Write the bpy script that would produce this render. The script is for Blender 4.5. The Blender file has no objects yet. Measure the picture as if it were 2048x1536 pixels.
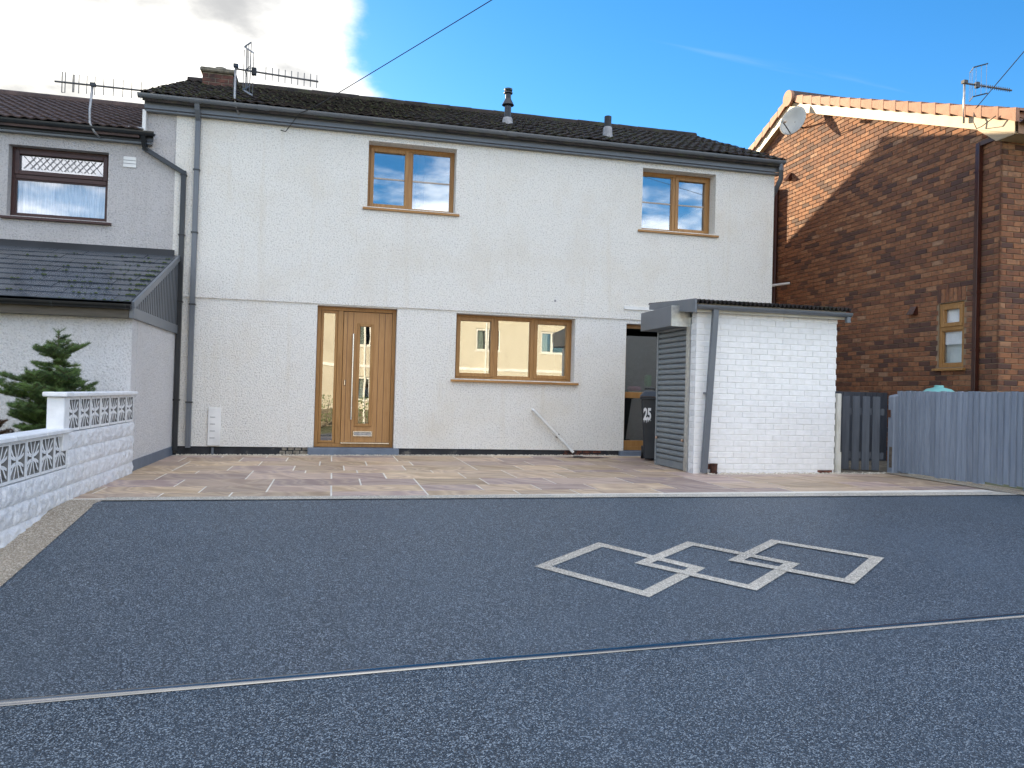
import bpy, bmesh, math, random
from mathutils import Vector, Matrix
random.seed(7)
S = bpy.context.scene
COL = S.collection
R = math.radians
# ---------------------------------------------------------------- camera
YAW, PIT, ROL = 0.22783, 0.01242, 0.0274
CAM = Vector((0.2334, -11.8544, 0.8796))
fw = Vector((math.sin(YAW)*math.cos(PIT), math.cos(YAW)*math.cos(PIT), math.sin(PIT)))
rt = Vector((math.cos(YAW), -math.sin(YAW), 0)); up = rt.cross(fw)
r2 = math.cos(ROL)*rt + math.sin(ROL)*up; u2 = -math.sin(ROL)*rt + math.cos(ROL)*up
cd = bpy.data.cameras.new('camera'); cam = bpy.data.objects.new('camera', cd); COL.objects.link(cam)
cd.sensor_width = 36; cd.lens = 1546.4/2048*36; cd.clip_start = .05; cd.clip_end = 3000
mw = Matrix((( r2.x,u2.x,-fw.x,CAM.x),(r2.y,u2.y,-fw.y,CAM.y),(r2.z,u2.z,-fw.z,CAM.z),(0,0,0,1)))
cam.matrix_world = mw; S.camera = cam
# ---------------------------------------------------------------- light
SUN_AZ, SUN_EL = R(-20), R(15.8)          # azimuth from +Y towards +X
sdir = Vector((math.sin(SUN_AZ)*math.cos(SUN_EL), math.cos(SUN_AZ)*math.cos(SUN_EL), math.sin(SUN_EL)))
sl = bpy.data.lights.new('sun', 'SUN'); so = bpy.data.objects.new('sun', sl); COL.objects.link(so)
sl.energy = 5.0; sl.angle = R(.55); sl.color = (1, .80, .53)
so.rotation_euler = (-sdir).to_track_quat('-Z', 'Y').to_euler(); so.location = (-20, 60, 30)
W = bpy.data.worlds.new('World'); S.world = W; W.use_nodes = True
S.view_settings.view_transform = 'Standard'; S.view_settings.look = 'None'; S.view_settings.gamma = 1
S.view_settings.exposure = 1.85
SKY_STRENGTH = .075; CLOUD_SEED = 3.0
def build_world():
    nt = W.node_tree; N = nt.nodes; L = nt.links; N.clear()
    def n(t, **k):
        o = N.new(t)
        for a, b in k.items(): setattr(o, a, b)
        return o
    def math_(op, a, b=None, c=None, clamp=False):
        m = n('ShaderNodeMath', operation=op, use_clamp=clamp)
        for i, v in enumerate((a, b, c)):
            if v is None: continue
            if hasattr(v, 'links') or hasattr(v, 'is_linked'): L.new(v, m.inputs[i])
            else: m.inputs[i].default_value = v
        return m.outputs[0]
    out = n('ShaderNodeOutputWorld'); bg = n('ShaderNodeBackground'); bg.inputs[1].default_value = SKY_STRENGTH
    L.new(bg.outputs[0], out.inputs[0])
    sky = n('ShaderNodeTexSky', sky_type='NISHITA', sun_disc=False, sun_elevation=SUN_EL, sun_rotation=SUN_AZ,
            altitude=300, air_density=1.0, dust_density=.15, ozone_density=3.5)
    hs = n('ShaderNodeHueSaturation'); hs.inputs['Saturation'].default_value = 1.25; hs.inputs['Value'].default_value = 1.0; L.new(sky.outputs[0], hs.inputs['Color'])
    tc = n('ShaderNodeTexCoord'); sep = n('ShaderNodeSeparateXYZ'); L.new(tc.outputs['Generated'], sep.inputs[0])
    zc = math_('MAXIMUM', math_('ADD', sep.outputs[2], .22), .06)
    px = math_('DIVIDE', sep.outputs[0], zc); py = math_('DIVIDE', sep.outputs[1], zc)
    cb = n('ShaderNodeCombineXYZ'); L.new(px, cb.inputs[0]); L.new(py, cb.inputs[1]); cb.inputs[2].default_value = CLOUD_SEED
    nz = n('ShaderNodeTexNoise'); nz.inputs['Scale'].default_value = 1.7; nz.inputs['Detail'].default_value = 9
    nz.inputs['Roughness'].default_value = .56; L.new(cb.outputs[0], nz.inputs['Vector'])
    # the cumulus bank in view sits around the sun's bearing
    def dotdir(v):
        d = n('ShaderNodeVectorMath', operation='DOT_PRODUCT'); L.new(tc.outputs['Generated'], d.inputs[0]); d.inputs[1].default_value = v
        return d.outputs['Value']
    bank = Vector((-.22, .88, .45)).normalized()
    mr = n('ShaderNodeMapRange', interpolation_type='SMOOTHSTEP'); L.new(dotdir(bank), mr.inputs[0])
    mr.inputs[1].default_value = .945; mr.inputs[2].default_value = .995; mr.inputs[3].default_value = 0; mr.inputs[4].default_value = .56
    # a broad cloudy half of the sky away from the sun (what lights the shaded fronts)
    gap = n('ShaderNodeMapRange', interpolation_type='SMOOTHSTEP'); L.new(dotdir(Vector((.38, .86, .36)).normalized()), gap.inputs[0])
    gap.inputs[1].default_value = .45; gap.inputs[2].default_value = .88; gap.inputs[3].default_value = .10; gap.inputs[4].default_value = -.13
    nc = math_('ADD', math_('MULTIPLY', math_('SUBTRACT', nz.outputs['Fac'], .5), 1.35), .5)
    cov = math_('ADD', math_('ADD', nc, mr.outputs[0]), gap.outputs[0])
    dens = n('ShaderNodeMapRange', interpolation_type='SMOOTHSTEP'); L.new(cov, dens.inputs[0])
    dens.inputs[1].default_value = .54; dens.inputs[2].default_value = .74
    thick = n('ShaderNodeMapRange', interpolation_type='SMOOTHSTEP'); L.new(cov, thick.inputs[0])
    thick.inputs[1].default_value = .72; thick.inputs[2].default_value = 1.0
    glow = math_('POWER', math_('MAXIMUM', dotdir(sdir), 0.0), 24.0)
    ccol = n('ShaderNodeMix', data_type='RGBA'); L.new(thick.outputs[0], ccol.inputs[0])
    ccol.inputs[6].default_value = (13.4, 13.6, 14.2, 1); ccol.inputs[7].default_value = (7.0, 7.1, 7.3, 1)
    # clouds seen towards the sun are lit from behind: greyer bodies
    back = n('ShaderNodeMapRange'); L.new(dotdir(sdir), back.inputs[0]); back.inputs[1].default_value = .2; back.inputs[2].default_value = .9; back.inputs[3].default_value = 1; back.inputs[4].default_value = .32
    bv = n('ShaderNodeCombineXYZ'); [L.new(back.outputs[0], bv.inputs[i]) for i in range(3)]
    cs_ = n('ShaderNodeMix', data_type='RGBA', blend_type='MULTIPLY'); cs_.inputs[0].default_value = 1; L.new(ccol.outputs[2], cs_.inputs[6]); L.new(bv.outputs[0], cs_.inputs[7])
    gl = n('ShaderNodeMix', data_type='RGBA', blend_type='ADD'); gl.inputs[0].default_value = 1
    gc = n('ShaderNodeMix', data_type='RGBA', blend_type='MULTIPLY'); gc.inputs[0].default_value = 1
    glt = math_('MULTIPLY', glow, math_('SUBTRACT', 1.0, math_('MULTIPLY', thick.outputs[0], .92))); gv = n('ShaderNodeCombineXYZ'); [L.new(glt, gv.inputs[i]) for i in range(3)]
    L.new(gv.outputs[0], gc.inputs[6]); gc.inputs[7].default_value = (6, 5.5, 4.2, 1)
    L.new(cs_.outputs[2], gl.inputs[6]); L.new(gc.outputs[2], gl.inputs[7])
    mx = n('ShaderNodeMix', data_type='RGBA'); L.new(dens.outputs[0], mx.inputs[0]); L.new(hs.outputs[0], mx.inputs[6]); L.new(gl.outputs[2], mx.inputs[7])
    # faint cirrus streaks
    mp = n('ShaderNodeMapping'); mp.inputs['Rotation'].default_value = (0, 0, R(35)); mp.inputs['Scale'].default_value = (.7, 5.5, 1); L.new(cb.outputs[0], mp.inputs['Vector'])
    cz = n('ShaderNodeTexNoise'); cz.inputs['Scale'].default_value = 1.1; cz.inputs['Detail'].default_value = 6; cz.inputs['Distortion'].default_value = .6; L.new(mp.outputs[0], cz.inputs['Vector'])
    cr = n('ShaderNodeMapRange', interpolation_type='SMOOTHSTEP'); L.new(cz.outputs['Fac'], cr.inputs[0]); cr.inputs[1].default_value = .54; cr.inputs[2].default_value = .78; cr.inputs[4].default_value = .30
    m2 = n('ShaderNodeMix', data_type='RGBA'); L.new(cr.outputs[0], m2.inputs[0]); L.new(mx.outputs[2], m2.inputs[6]); m2.inputs[7].default_value = (4.6, 4.8, 5.0, 1)
    L.new(m2.outputs[2], bg.inputs[0])
build_world()
# ---------------------------------------------------------------- helpers
class MB:
    def __init__(s, T=None): s.v = []; s.f = []; s.T = T
    def add(s, vs, fs):
        o = len(s.v); s.v += [tuple(s.T(*v)) if s.T else tuple(v) for v in vs]; s.f += [tuple(o+i for i in f) for f in fs]; return s
    def box(s, x0, x1, y0, y1, z0, z1):
        return s.add([(x0,y0,z0),(x1,y0,z0),(x1,y1,z0),(x0,y1,z0),(x0,y0,z1),(x1,y0,z1),(x1,y1,z1),(x0,y1,z1)],
            [(0,3,2,1),(4,5,6,7),(0,1,5,4),(1,2,6,5),(2,3,7,6),(3,0,4,7)])
    def hexa(s, p): return s.add(p, [(0,3,2,1),(4,5,6,7),(0,1,5,4),(1,2,6,5),(2,3,7,6),(3,0,4,7)])
    def prism(s, poly, d):
        n = len(poly); d = Vector(d); a = [Vector(p) for p in poly]
        return s.add(a+[p+d for p in a], [tuple(range(n)), tuple(range(2*n-1, n-1, -1))]+[(i,(i+1)%n,n+(i+1)%n,n+i) for i in range(n)])
    def tube(s, path, r, n=8, cap=True):
        path = [Vector(p) for p in path]; rs = r if isinstance(r, (list, tuple)) else [r]*len(path); vs = []
        for i, p in enumerate(path):
            t = (path[min(i+1,len(path)-1)]-path[max(i-1,0)]).normalized()
            a = t.cross(Vector((0,0,1)) if abs(t.z) < .9 else Vector((1,0,0))).normalized(); b = t.cross(a)
            vs += [p+rs[i]*(math.cos(2*math.pi*k/n)*a+math.sin(2*math.pi*k/n)*b) for k in range(n)]
        fs = [(i*n+k, i*n+(k+1)%n, (i+1)*n+(k+1)%n, (i+1)*n+k) for i in range(len(path)-1) for k in range(n)]
        if cap: fs += [tuple(range(n)), tuple(range((len(path)-1)*n, len(path)*n))]
        return s.add(vs, fs)
    def rbar(s, path, w, d, side):      # rectangular section swept along path, 'side' = wide axis
        path = [Vector(p) for p in path]; side = Vector(side).normalized(); vs = []
        for i, p in enumerate(path):
            t = (path[min(i+1,len(path)-1)]-path[max(i-1,0)]).normalized(); b = t.cross(side).normalized()
            vs += [p+side*w/2+b*d/2, p-side*w/2+b*d/2, p-side*w/2-b*d/2, p+side*w/2-b*d/2]
        fs = [(i*4+k, i*4+(k+1)%4, i*4+4+(k+1)%4, i*4+4+k) for i in range(len(path)-1) for k in range(4)]
        return s.add(vs, fs+[(0,1,2,3),(len(vs)-4,len(vs)-3,len(vs)-2,len(vs)-1)])
    def lathe(s, prof, c, n=20):        # prof: (r,z)
        c = Vector(c); vs = [c+Vector((r*math.cos(2*math.pi*k/n), r*math.sin(2*math.pi*k/n), z)) for r, z in prof for k in range(n)]
        return s.add(vs, [(i*n+k, i*n+(k+1)%n, (i+1)*n+(k+1)%n, (i+1)*n+k) for i in range(len(prof)-1) for k in range(n)]+[tuple(range(n)), tuple(range((len(prof)-1)*n, len(prof)*n))])
    def mesh(s, name, mat, smooth=False, bevel=0, sharp=False):
        me = bpy.data.meshes.new(name); me.from_pydata([tuple(v) for v in s.v], [], s.f)
        bm = bmesh.new(); bm.from_mesh(me); bmesh.ops.recalc_face_normals(bm, faces=bm.faces)
        if bevel: bmesh.ops.bevel(bm, geom=bm.edges[:], offset=bevel, segments=1, affect='EDGES', clamp_overlap=True)
        bm.to_mesh(me); bm.free()
        if mat: me.materials.append(mat)
        if smooth: me.polygons.foreach_set('use_smooth', [True]*len(me.polygons))
        return me
    def build(s, name, mat, parent=None, **k):
        return link(name, s.mesh(name, mat, **k), parent)
def world_loc(o):
    v = Vector((0,0,0))
    while o: v += o.location; o = o.parent
    return v
def link(name, me, parent=None, loc=(0,0,0)):     # loc in world space; parents are never rotated
    o = bpy.data.objects.new(name, me); COL.objects.link(o); o.location = Vector(loc)
    if parent: o.parent = parent; o.location = Vector(loc)-world_loc(parent)
    return o
def tag(o, label, cat, group=None):
    o['label'] = label; o['category'] = cat
    if group: o['group'] = group
    return o
def thing(name, loc, label, cat, group=None):
    o = bpy.data.objects.new(name, None); COL.objects.link(o); o.location = loc; o.empty_display_size = .2
    return tag(o, label, cat, group)
def struct(o): o['kind'] = 'structure'; return o
def stuff(o): o['kind'] = 'stuff'; return o
# ---------------------------------------------------------------- materials
def mat_base(name):
    m = bpy.data.materials.new(name); m.use_nodes = True; nt = m.node_tree
    return m, nt, nt.nodes, nt.links, nt.nodes['Principled BSDF']
def mapping(nt, stretch=(1,1,1), objrand=False, coord='Object'):
    N, L = nt.nodes, nt.links
    tc = N.new('ShaderNodeTexCoord'); mp = N.new('ShaderNodeMapping'); mp.inputs['Scale'].default_value = stretch
    L.new(tc.outputs[coord], mp.inputs['Vector'])
    if objrand:
        oi = N.new('ShaderNodeObjectInfo'); ml = N.new('ShaderNodeMath'); ml.operation = 'MULTIPLY'; ml.inputs[1].default_value = 87.3
        L.new(oi.outputs['Random'], ml.inputs[0]); cb = N.new('ShaderNodeCombineXYZ')
        [L.new(ml.outputs[0], cb.inputs[i]) for i in range(3)]; L.new(cb.outputs[0], mp.inputs['Location'])
    return mp.outputs[0]
def noise(nt, vec, scale, detail=4, rough=.55, dist=0):
    z = nt.nodes.new('ShaderNodeTexNoise'); z.inputs['Scale'].default_value = scale; z.inputs['Detail'].default_value = detail
    z.inputs['Roughness'].default_value = rough; z.inputs['Distortion'].default_value = dist
    nt.links.new(vec, z.inputs['Vector']); return z.outputs['Fac']
def ramp(nt, fac, stops, interp='LINEAR'):
    r = nt.nodes.new('ShaderNodeValToRGB'); r.color_ramp.interpolation = interp; e = r.color_ramp.elements
    while len(e) < len(stops): e.new(.5)
    for i, (p, c) in enumerate(stops): e[i].position = p; e[i].color = (c[0], c[1], c[2], 1)
    nt.links.new(fac, r.inputs[0]); return r.outputs[0]
def bump(nt, h, strength, dist, prev=None):
    b = nt.nodes.new('ShaderNodeBump'); b.inputs['Strength'].default_value = strength; b.inputs['Distance'].default_value = dist
    nt.links.new(h, b.inputs['Height'])
    if prev: nt.links.new(prev, b.inputs['Normal'])
    return b.outputs[0]
def mixc(nt, fac, a, b, mode='MIX'):
    m = nt.nodes.new('ShaderNodeMix'); m.data_type = 'RGBA'; m.blend_type = mode
    for i, v in ((0, fac), (6, a), (7, b)):
        if hasattr(v, 'is_linked'): nt.links.new(v, m.inputs[i])
        else: m.inputs[i].default_value = v if i == 0 else (*v[:3], 1)
    return m.outputs[2]
def MAT(name, c1, c2=None, scale=4, rough=.6, b=0, bs=60, bd=.01, metal=0, stretch=(1,1,1), objrand=False, lo=.35, hi=.65, coord='Object', spec=.4, dirt=None, detail=5, var=.12):
    m, nt, N, L, P = mat_base(name); v = mapping(nt, stretch, objrand, coord)
    c2 = c2 or tuple(x*.82 for x in c1)
    c = ramp(nt, noise(nt, v, scale, detail), [(lo, c2), (hi, c1)])
    if objrand:
        oi = N.new('ShaderNodeObjectInfo'); mr = N.new('ShaderNodeMapRange'); L.new(oi.outputs['Random'], mr.inputs[0]); mr.inputs[3].default_value = 1-var; mr.inputs[4].default_value = 1+var
        hv = N.new('ShaderNodeHueSaturation'); L.new(mr.outputs[0], hv.inputs['Value']); L.new(c, hv.inputs['Color']); c = hv.outputs[0]
    if dirt: c = mixc(nt, ramp(nt, noise(nt, v, dirt[1], 6, .65), [(dirt[2], (0,0,0)), (dirt[3], (1,1,1))]), c, dirt[0])
    L.new(c, P.inputs['Base Color']); P.inputs['Roughness'].default_value = rough; P.inputs['Metallic'].default_value = metal
    P.inputs['Specular IOR Level'].default_value = spec
    if b: L.new(bump(nt, noise(nt, v, bs, 3), b, bd), P.inputs['Normal'])
    return m
def render_mat(name, c1, c2, stain):
    m, nt, N, L, P = mat_base(name); v = mapping(nt)
    vo = N.new('ShaderNodeTexVoronoi'); vo.inputs['Scale'].default_value = 62; vo.feature = 'SMOOTH_F1'; L.new(v, vo.inputs['Vector'])
    n1 = noise(nt, v, 46, 5, .7); n2 = noise(nt, v, .9, 5, .6)
    c = ramp(nt, n1, [(.36, c2), (.50, c1)])
    n3 = noise(nt, mapping(nt, (5, 5, .35)), 1.3, 5, .6); c = mixc(nt, ramp(nt, n3, [(.56, (0,0,0)), (.78, (.38,.38,.38))]), c, stain)
    c = mixc(nt, ramp(nt, n2, [(.5, (0,0,0)), (.8, (.55,.55,.55))]), c, stain)
    L.new(c, P.inputs['Base Color']); P.inputs['Roughness'].default_value = .9; P.inputs['Specular IOR Level'].default_value = .2
    L.new(bump(nt, n1, 1.0, .032, bump(nt, vo.outputs['Distance'], .5, .012)), P.inputs['Normal'])
    return m
def resin_mat(name, dark, mid, light, scale, rough=.45):
    m, nt, N, L, P = mat_base(name); v = mapping(nt)
    vo = N.new('ShaderNodeTexVoronoi'); vo.inputs['Scale'].default_value = scale; L.new(v, vo.inputs['Vector'])
    sp = N.new('ShaderNodeSeparateColor'); L.new(vo.outputs['Color'], sp.inputs[0])
    c = ramp(nt, sp.outputs[0], [(0, dark), (.42, tuple(.5*x for x in mid)), (.68, mid), (.98, light)])
    c = mixc(nt, ramp(nt, noise(nt, v, 1.1, 4), [(.35, (0,0,0)), (.7, (.25,.25,.25))]), c, mid)
    c = mixc(nt, ramp(nt, noise(nt, mapping(nt, (1, .55, 1)), .55, 6, .62, .8), [(.42, (0,0,0)), (.72, (.34,.34,.34))]), c, tuple(min(1, 1.75*x) for x in mid))
    L.new(c, P.inputs['Base Color']); P.inputs['Roughness'].default_value = rough; P.inputs['Specular IOR Level'].default_value = .45
    L.new(bump(nt, vo.outputs['Distance'], .8, .006), P.inputs['Normal']); return m
def stone_mat():
    m, nt, N, L, P = mat_base('sandstone'); v = mapping(nt, (1,1,1), True)
    oi = N.new('ShaderNodeObjectInfo')
    w = N.new('ShaderNodeTexWave'); w.inputs['Scale'].default_value = .62; w.inputs['Distortion'].default_value = 6.5; w.inputs['Detail'].default_value = 2.5; w.inputs['Detail Scale'].default_value = 1.6
    w.bands_direction = 'DIAGONAL'; L.new(v, w.inputs['Vector'])
    a = ramp(nt, w.outputs['Fac'], [(0, (.34,.22,.13)), (.22, (.66,.50,.32)), (.45, (.42,.28,.18)), (.62, (.68,.53,.37)), (.82, (.30,.19,.145)), (1, (.60,.45,.30))])
    b = ramp(nt, w.outputs['Fac'], [(0, (.27,.18,.16)), (.28, (.56,.43,.33)), (.52, (.30,.215,.215)), (.78, (.58,.44,.32)), (1, (.33,.23,.20))])
    t = ramp(nt, oi.outputs['Random'], [(.3, (0,0,0)), (.75, (1,1,1))])
    c = mixc(nt, t, mixc(nt, .42, a, (.56,.42,.28)), mixc(nt, .42, b, (.44,.335,.29)))
    hv = N.new('ShaderNodeHueSaturation'); mr_ = N.new('ShaderNodeMapRange'); wn = N.new('ShaderNodeTexWhiteNoise'); wn.noise_dimensions = '1D'; L.new(oi.outputs['Random'], wn.inputs['W']); L.new(wn.outputs['Value'], mr_.inputs[0]); mr_.inputs[3].default_value = .82; mr_.inputs[4].default_value = 1.2; L.new(mr_.outputs[0], hv.inputs['Value']); L.new(c, hv.inputs['Color']); c = hv.outputs[0]
    c = mixc(nt, .3, c, ramp(nt, noise(nt, v, 3.5, 6, .6), [(.35, (.5,.5,.5)), (.65, (1,1,1))]), 'MULTIPLY')
    L.new(c, P.inputs['Base Color']); P.inputs['Roughness'].default_value = .55; P.inputs['Specular IOR Level'].default_value = .45
    L.new(bump(nt, noise(nt, v, 14, 6, .6), .35, .008), P.inputs['Normal']); return m
def brick_mat(name, island):
    m, nt, N, L, P = mat_base(name); v = mapping(nt, (1,1,1), not island)
    if island: rnd = N.new('ShaderNodeNewGeometry').outputs['Random Per Island']
    else: rnd = N.new('ShaderNodeObjectInfo').outputs['Random']
    c = ramp(nt, rnd, [(0, (.085,.045,.038)), (.14, (.115,.058,.042)), (.26, (.17,.074,.044)), (.5, (.235,.100,.050)), (.8, (.29,.128,.063)), (.96, (.32,.155,.08)), (.99, (.35,.20,.12))])
    c = mixc(nt, ramp(nt, noise(nt, v, 13, 5, .65), [(.46, (0,0,0)), (.66, (.7,.7,.7))]), c, (.085,.052,.042))
    L.new(c, P.inputs['Base Color']); P.inputs['Roughness'].default_value = .85; P.inputs['Specular IOR Level'].default_value = .25
    L.new(bump(nt, noise(nt, v, 70, 4), .5, .006), P.inputs['Normal']); return m
def wood_mat(name, c1, c2, axis=2, rough=.42):
    st = [14, 14, 14]; st[axis] = .9
    m, nt, N, L, P = mat_base(name); v = mapping(nt, tuple(st), True)
    n1 = noise(nt, v, 2.2, 5, .6, 1.2); c = ramp(nt, n1, [(.3, c2), (.62, c1)])
    L.new(c, P.inputs['Base Color']); P.inputs['Roughness'].default_value = rough; P.inputs['Specular IOR Level'].default_value = .4
    L.new(bump(nt, n1, .15, .002), P.inputs['Normal']); return m
def glass_mat(name, refl=.3, tint=(.8,.85,.85), wav=.0):
    m, nt, N, L, P = mat_base(name); N.remove(P); out = N['Material Output']
    gl = N.new('ShaderNodeBsdfGlossy'); gl.inputs['Roughness'].default_value = .004; gl.inputs['Color'].default_value = (.95,.97,1,1)
    tr = N.new('ShaderNodeBsdfTransparent'); tr.inputs['Color'].default_value = (*tint, 1)
    fr = N.new('ShaderNodeFresnel'); ge = N.new('ShaderNodeNewGeometry'); io = N.new('ShaderNodeMath'); io.operation = 'MULTIPLY_ADD'; io.inputs[1].default_value = -.83333; io.inputs[2].default_value = 1.5; L.new(ge.outputs['Backfacing'], io.inputs[0]); L.new(io.outputs[0], fr.inputs['IOR'])
    ad = N.new('ShaderNodeMath'); ad.operation = 'ADD'; ad.use_clamp = True; ad.inputs[1].default_value = refl; L.new(fr.outputs[0], ad.inputs[0])
    mx = N.new('ShaderNodeMixShader'); L.new(ad.outputs[0], mx.inputs[0]); L.new(tr.outputs[0], mx.inputs[1]); L.new(gl.outputs[0], mx.inputs[2])
    L.new(mx.outputs[0], out.inputs[0])
    if wav: L.new(bump(nt, noise(nt, mapping(nt), 2.2, 2), wav, .02), gl.inputs['Normal'])
    return m
WHITE_R = render_mat('white_roughcast', (.90,.88,.825), (.62,.60,.555), (.74,.67,.55))
LAV_R = render_mat('grey_roughcast', (.58,.56,.555), (.41,.395,.395), (.44,.42,.40))
PORCH_R = render_mat('pale_roughcast', (.76,.75,.75), (.56,.55,.555), (.60,.58,.55))
CREAM_R = render_mat('cream_roughcast', (.60,.57,.49), (.50,.47,.40), (.42,.39,.33))
RESIN = resin_mat('charcoal_resin', (.009,.016,.025), (.060,.084,.110), (.34,.40,.45), 190)
BEIGE = resin_mat('beige_resin', (.28,.22,.15), (.46,.38,.28), (.66,.60,.50), 120, .6)
PALEB = resin_mat('pale_beige_resin', (.36,.31,.24), (.57,.52,.43), (.76,.72,.63), 140, .6)
STONE = stone_mat()
MORTAR = MAT('pale_pointing', (.80,.76,.67), rough=.9, b=.4, bs=90)
GREY = MAT('anthracite_plastic', (.135,.148,.165), (.115,.128,.145), rough=.32, scale=2)
DKGREY = MAT('dark_plastic', (.03,.033,.037), (.02,.022,.025), rough=.3, scale=2)
BLACK = MAT('black_plastic', (.012,.012,.013), rough=.4)
BROWNP = MAT('brown_plastic', (.055,.018,.012), (.04,.013,.009), rough=.22)
WHITEP = MAT('white_plastic', (.78,.78,.76), rough=.35)
OLDWHITE = MAT('weathered_white', (.62,.61,.55), (.5,.48,.40), rough=.6, dirt=((.2,.16,.1), 6, .62, .8))
OAKV = wood_mat('golden_oak', (.37,.195,.065), (.27,.13,.038))
OAKH = wood_mat('golden_oak_level', (.37,.195,.065), (.27,.13,.038), 0)
OAKL = wood_mat('golden_oak_door', (.42,.225,.085), (.33,.165,.055))
ROSE = wood_mat('rosewood', (.055,.02,.016), (.032,.012,.011), 0)
STEEL = MAT('brushed_steel', (.72,.71,.69), rough=.22, metal=1, stretch=(1,1,.05), scale=60)
GALV = MAT('galvanised_steel', (.62,.63,.60), (.45,.46,.45), scale=18, rough=.42, metal=.85)
TRIM = MAT('aluminium_trim', (.30,.29,.27), (.24,.235,.22), rough=.25, metal=1)
ALU = MAT('weathered_aluminium', (.40,.40,.40), (.26,.26,.27), scale=20, rough=.45, metal=.6); ROD = MAT('dull_rod', (.10,.10,.105), rough=.5, metal=.3)
SHUT = MAT('grey_shutter', (.20,.225,.235), (.16,.18,.19), rough=.45, scale=6, dirt=((.42,.42,.40), 9, .66, .72))
STEP = MAT('painted_step', (.14,.175,.225), (.11,.135,.18), rough=.55, scale=5, b=.3, bs=25)
PLINTH = MAT('dark_plinth', (.035,.037,.042), (.02,.021,.024), rough=.8, b=.5, bs=30, dirt=((.2,.18,.15), 4, .6, .75))
TILE = MAT('mossy_brown_tile', (.040,.029,.024), (.016,.013,.012), scale=6, rough=.9, b=.7, bs=45, bd=.02, dirt=((.045,.050,.020), 3.2, .52, .72))
TILE2 = MAT('brown_tile', (.085,.055,.048), (.05,.034,.031), scale=5, rough=.8, b=.4, bs=60, objrand=True, dirt=((.05,.052,.03), 4, .6, .8))
SLATE = MAT('wet_slate', (.060,.072,.088), (.034,.042,.054), scale=7, rough=.24, b=.25, bs=30, objrand=True)
TERRA = MAT('terracotta_tile', (.36,.185,.115), (.29,.14,.085), scale=9, rough=.75, b=.3, objrand=True)
MOSS = MAT('moss', (.06,.085,.02), (.03,.045,.012), scale=30, rough=1, b=.6)
PAINTW = MAT('white_masonry_paint', (.82,.82,.81), (.75,.75,.73), scale=12, var=.025, dirt=((.42,.42,.30), 3.1, .70, .82), rough=.6, b=.5, bs=45, bd=.006, objrand=True)
BLOCKW = MAT('white_block_paint', (.78,.79,.81), (.64,.65,.67), scale=16, var=.04, dirt=((.34,.34,.27), 5, .64, .8), rough=.7, b=.9, bs=16, bd=.03, objrand=True)
BLOCKS = MAT('white_smooth_paint', (.80,.81,.82), (.70,.71,.72), scale=10, var=.03, dirt=((.40,.40,.33), 5, .66, .82), rough=.6, b=.2, bs=40, objrand=True)
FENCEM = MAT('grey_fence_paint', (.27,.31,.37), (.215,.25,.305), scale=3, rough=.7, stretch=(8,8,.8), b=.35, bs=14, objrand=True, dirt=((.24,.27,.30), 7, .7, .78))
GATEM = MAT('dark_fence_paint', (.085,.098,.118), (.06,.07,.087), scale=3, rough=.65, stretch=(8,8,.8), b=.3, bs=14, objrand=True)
BRK = brick_mat('multi_brick', False); BRKI = brick_mat('multi_brick_far', True)
BMORT = MAT('brick_mortar', (.30,.225,.15), (.23,.17,.11), rough=.95, scale=10, b=.4)
CHIMB = MAT('old_chimney_brick', (.16,.06,.042), (.07,.035,.03), scale=14, rough=.9, b=.6, bs=40)
CONC = MAT('weathered_concrete', (.22,.195,.15), (.10,.09,.07), scale=12, rough=.95, b=.6, bs=30)
LEAD = MAT('lead_flashing', (.34,.34,.35), (.22,.22,.23), scale=8, rough=.5)
CREAMB = MAT('cream_bargeboard', (.42,.31,.185), (.36,.26,.15), rough=.5)
GLASS = glass_mat('window_glass', .19, wav=.006)
GLASSD = glass_mat('door_glass', .22, (.5,.52,.5), .02)
BARM = MAT('glazing_bar_tan', (.50,.40,.32), rough=.5)
DARKIN = MAT('dark_interior', (.10,.095,.09), rough=.9)
CREAMIN = MAT('cream_interior', (.72,.66,.52), rough=.9)
NET = MAT('net_curtain', (.86,.85,.82), (.60,.59,.57), scale=9, rough=.9, stretch=(6,6,.5))
BINM = MAT('bin_plastic', (.022,.027,.034), (.014,.018,.023), rough=.42, b=.1, bs=80)
PAINT25 = MAT('white_number_paint', (.85,.85,.85), rough=.7)
TEAL = MAT('teal_plastic', (.20,.48,.46), (.16,.41,.40), rough=.4)
BARK = MAT('bark', (.16,.13,.10), (.08,.065,.05), scale=20, rough=.95)
NEEDLE = MAT('fir_needles', (.105,.175,.035), (.040,.080,.022), scale=7, rough=.6)
NEEDLEB = MAT('brown_needles', (.10,.045,.022), (.05,.028,.016), scale=9, rough=.7)
TARMAC = MAT('tarmac', (.14,.14,.14), rough=.9, b=.4, bs=120)
EARTH = MAT('grass_ground', (.13,.14,.08), (.09,.10,.05), rough=1, scale=2, b=.5)
PURPLE = MAT('lilac_petals', (.45,.30,.55), rough=.8)
POLE = MAT('pole_timber', (.10,.07,.05), rough=.9)
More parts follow.
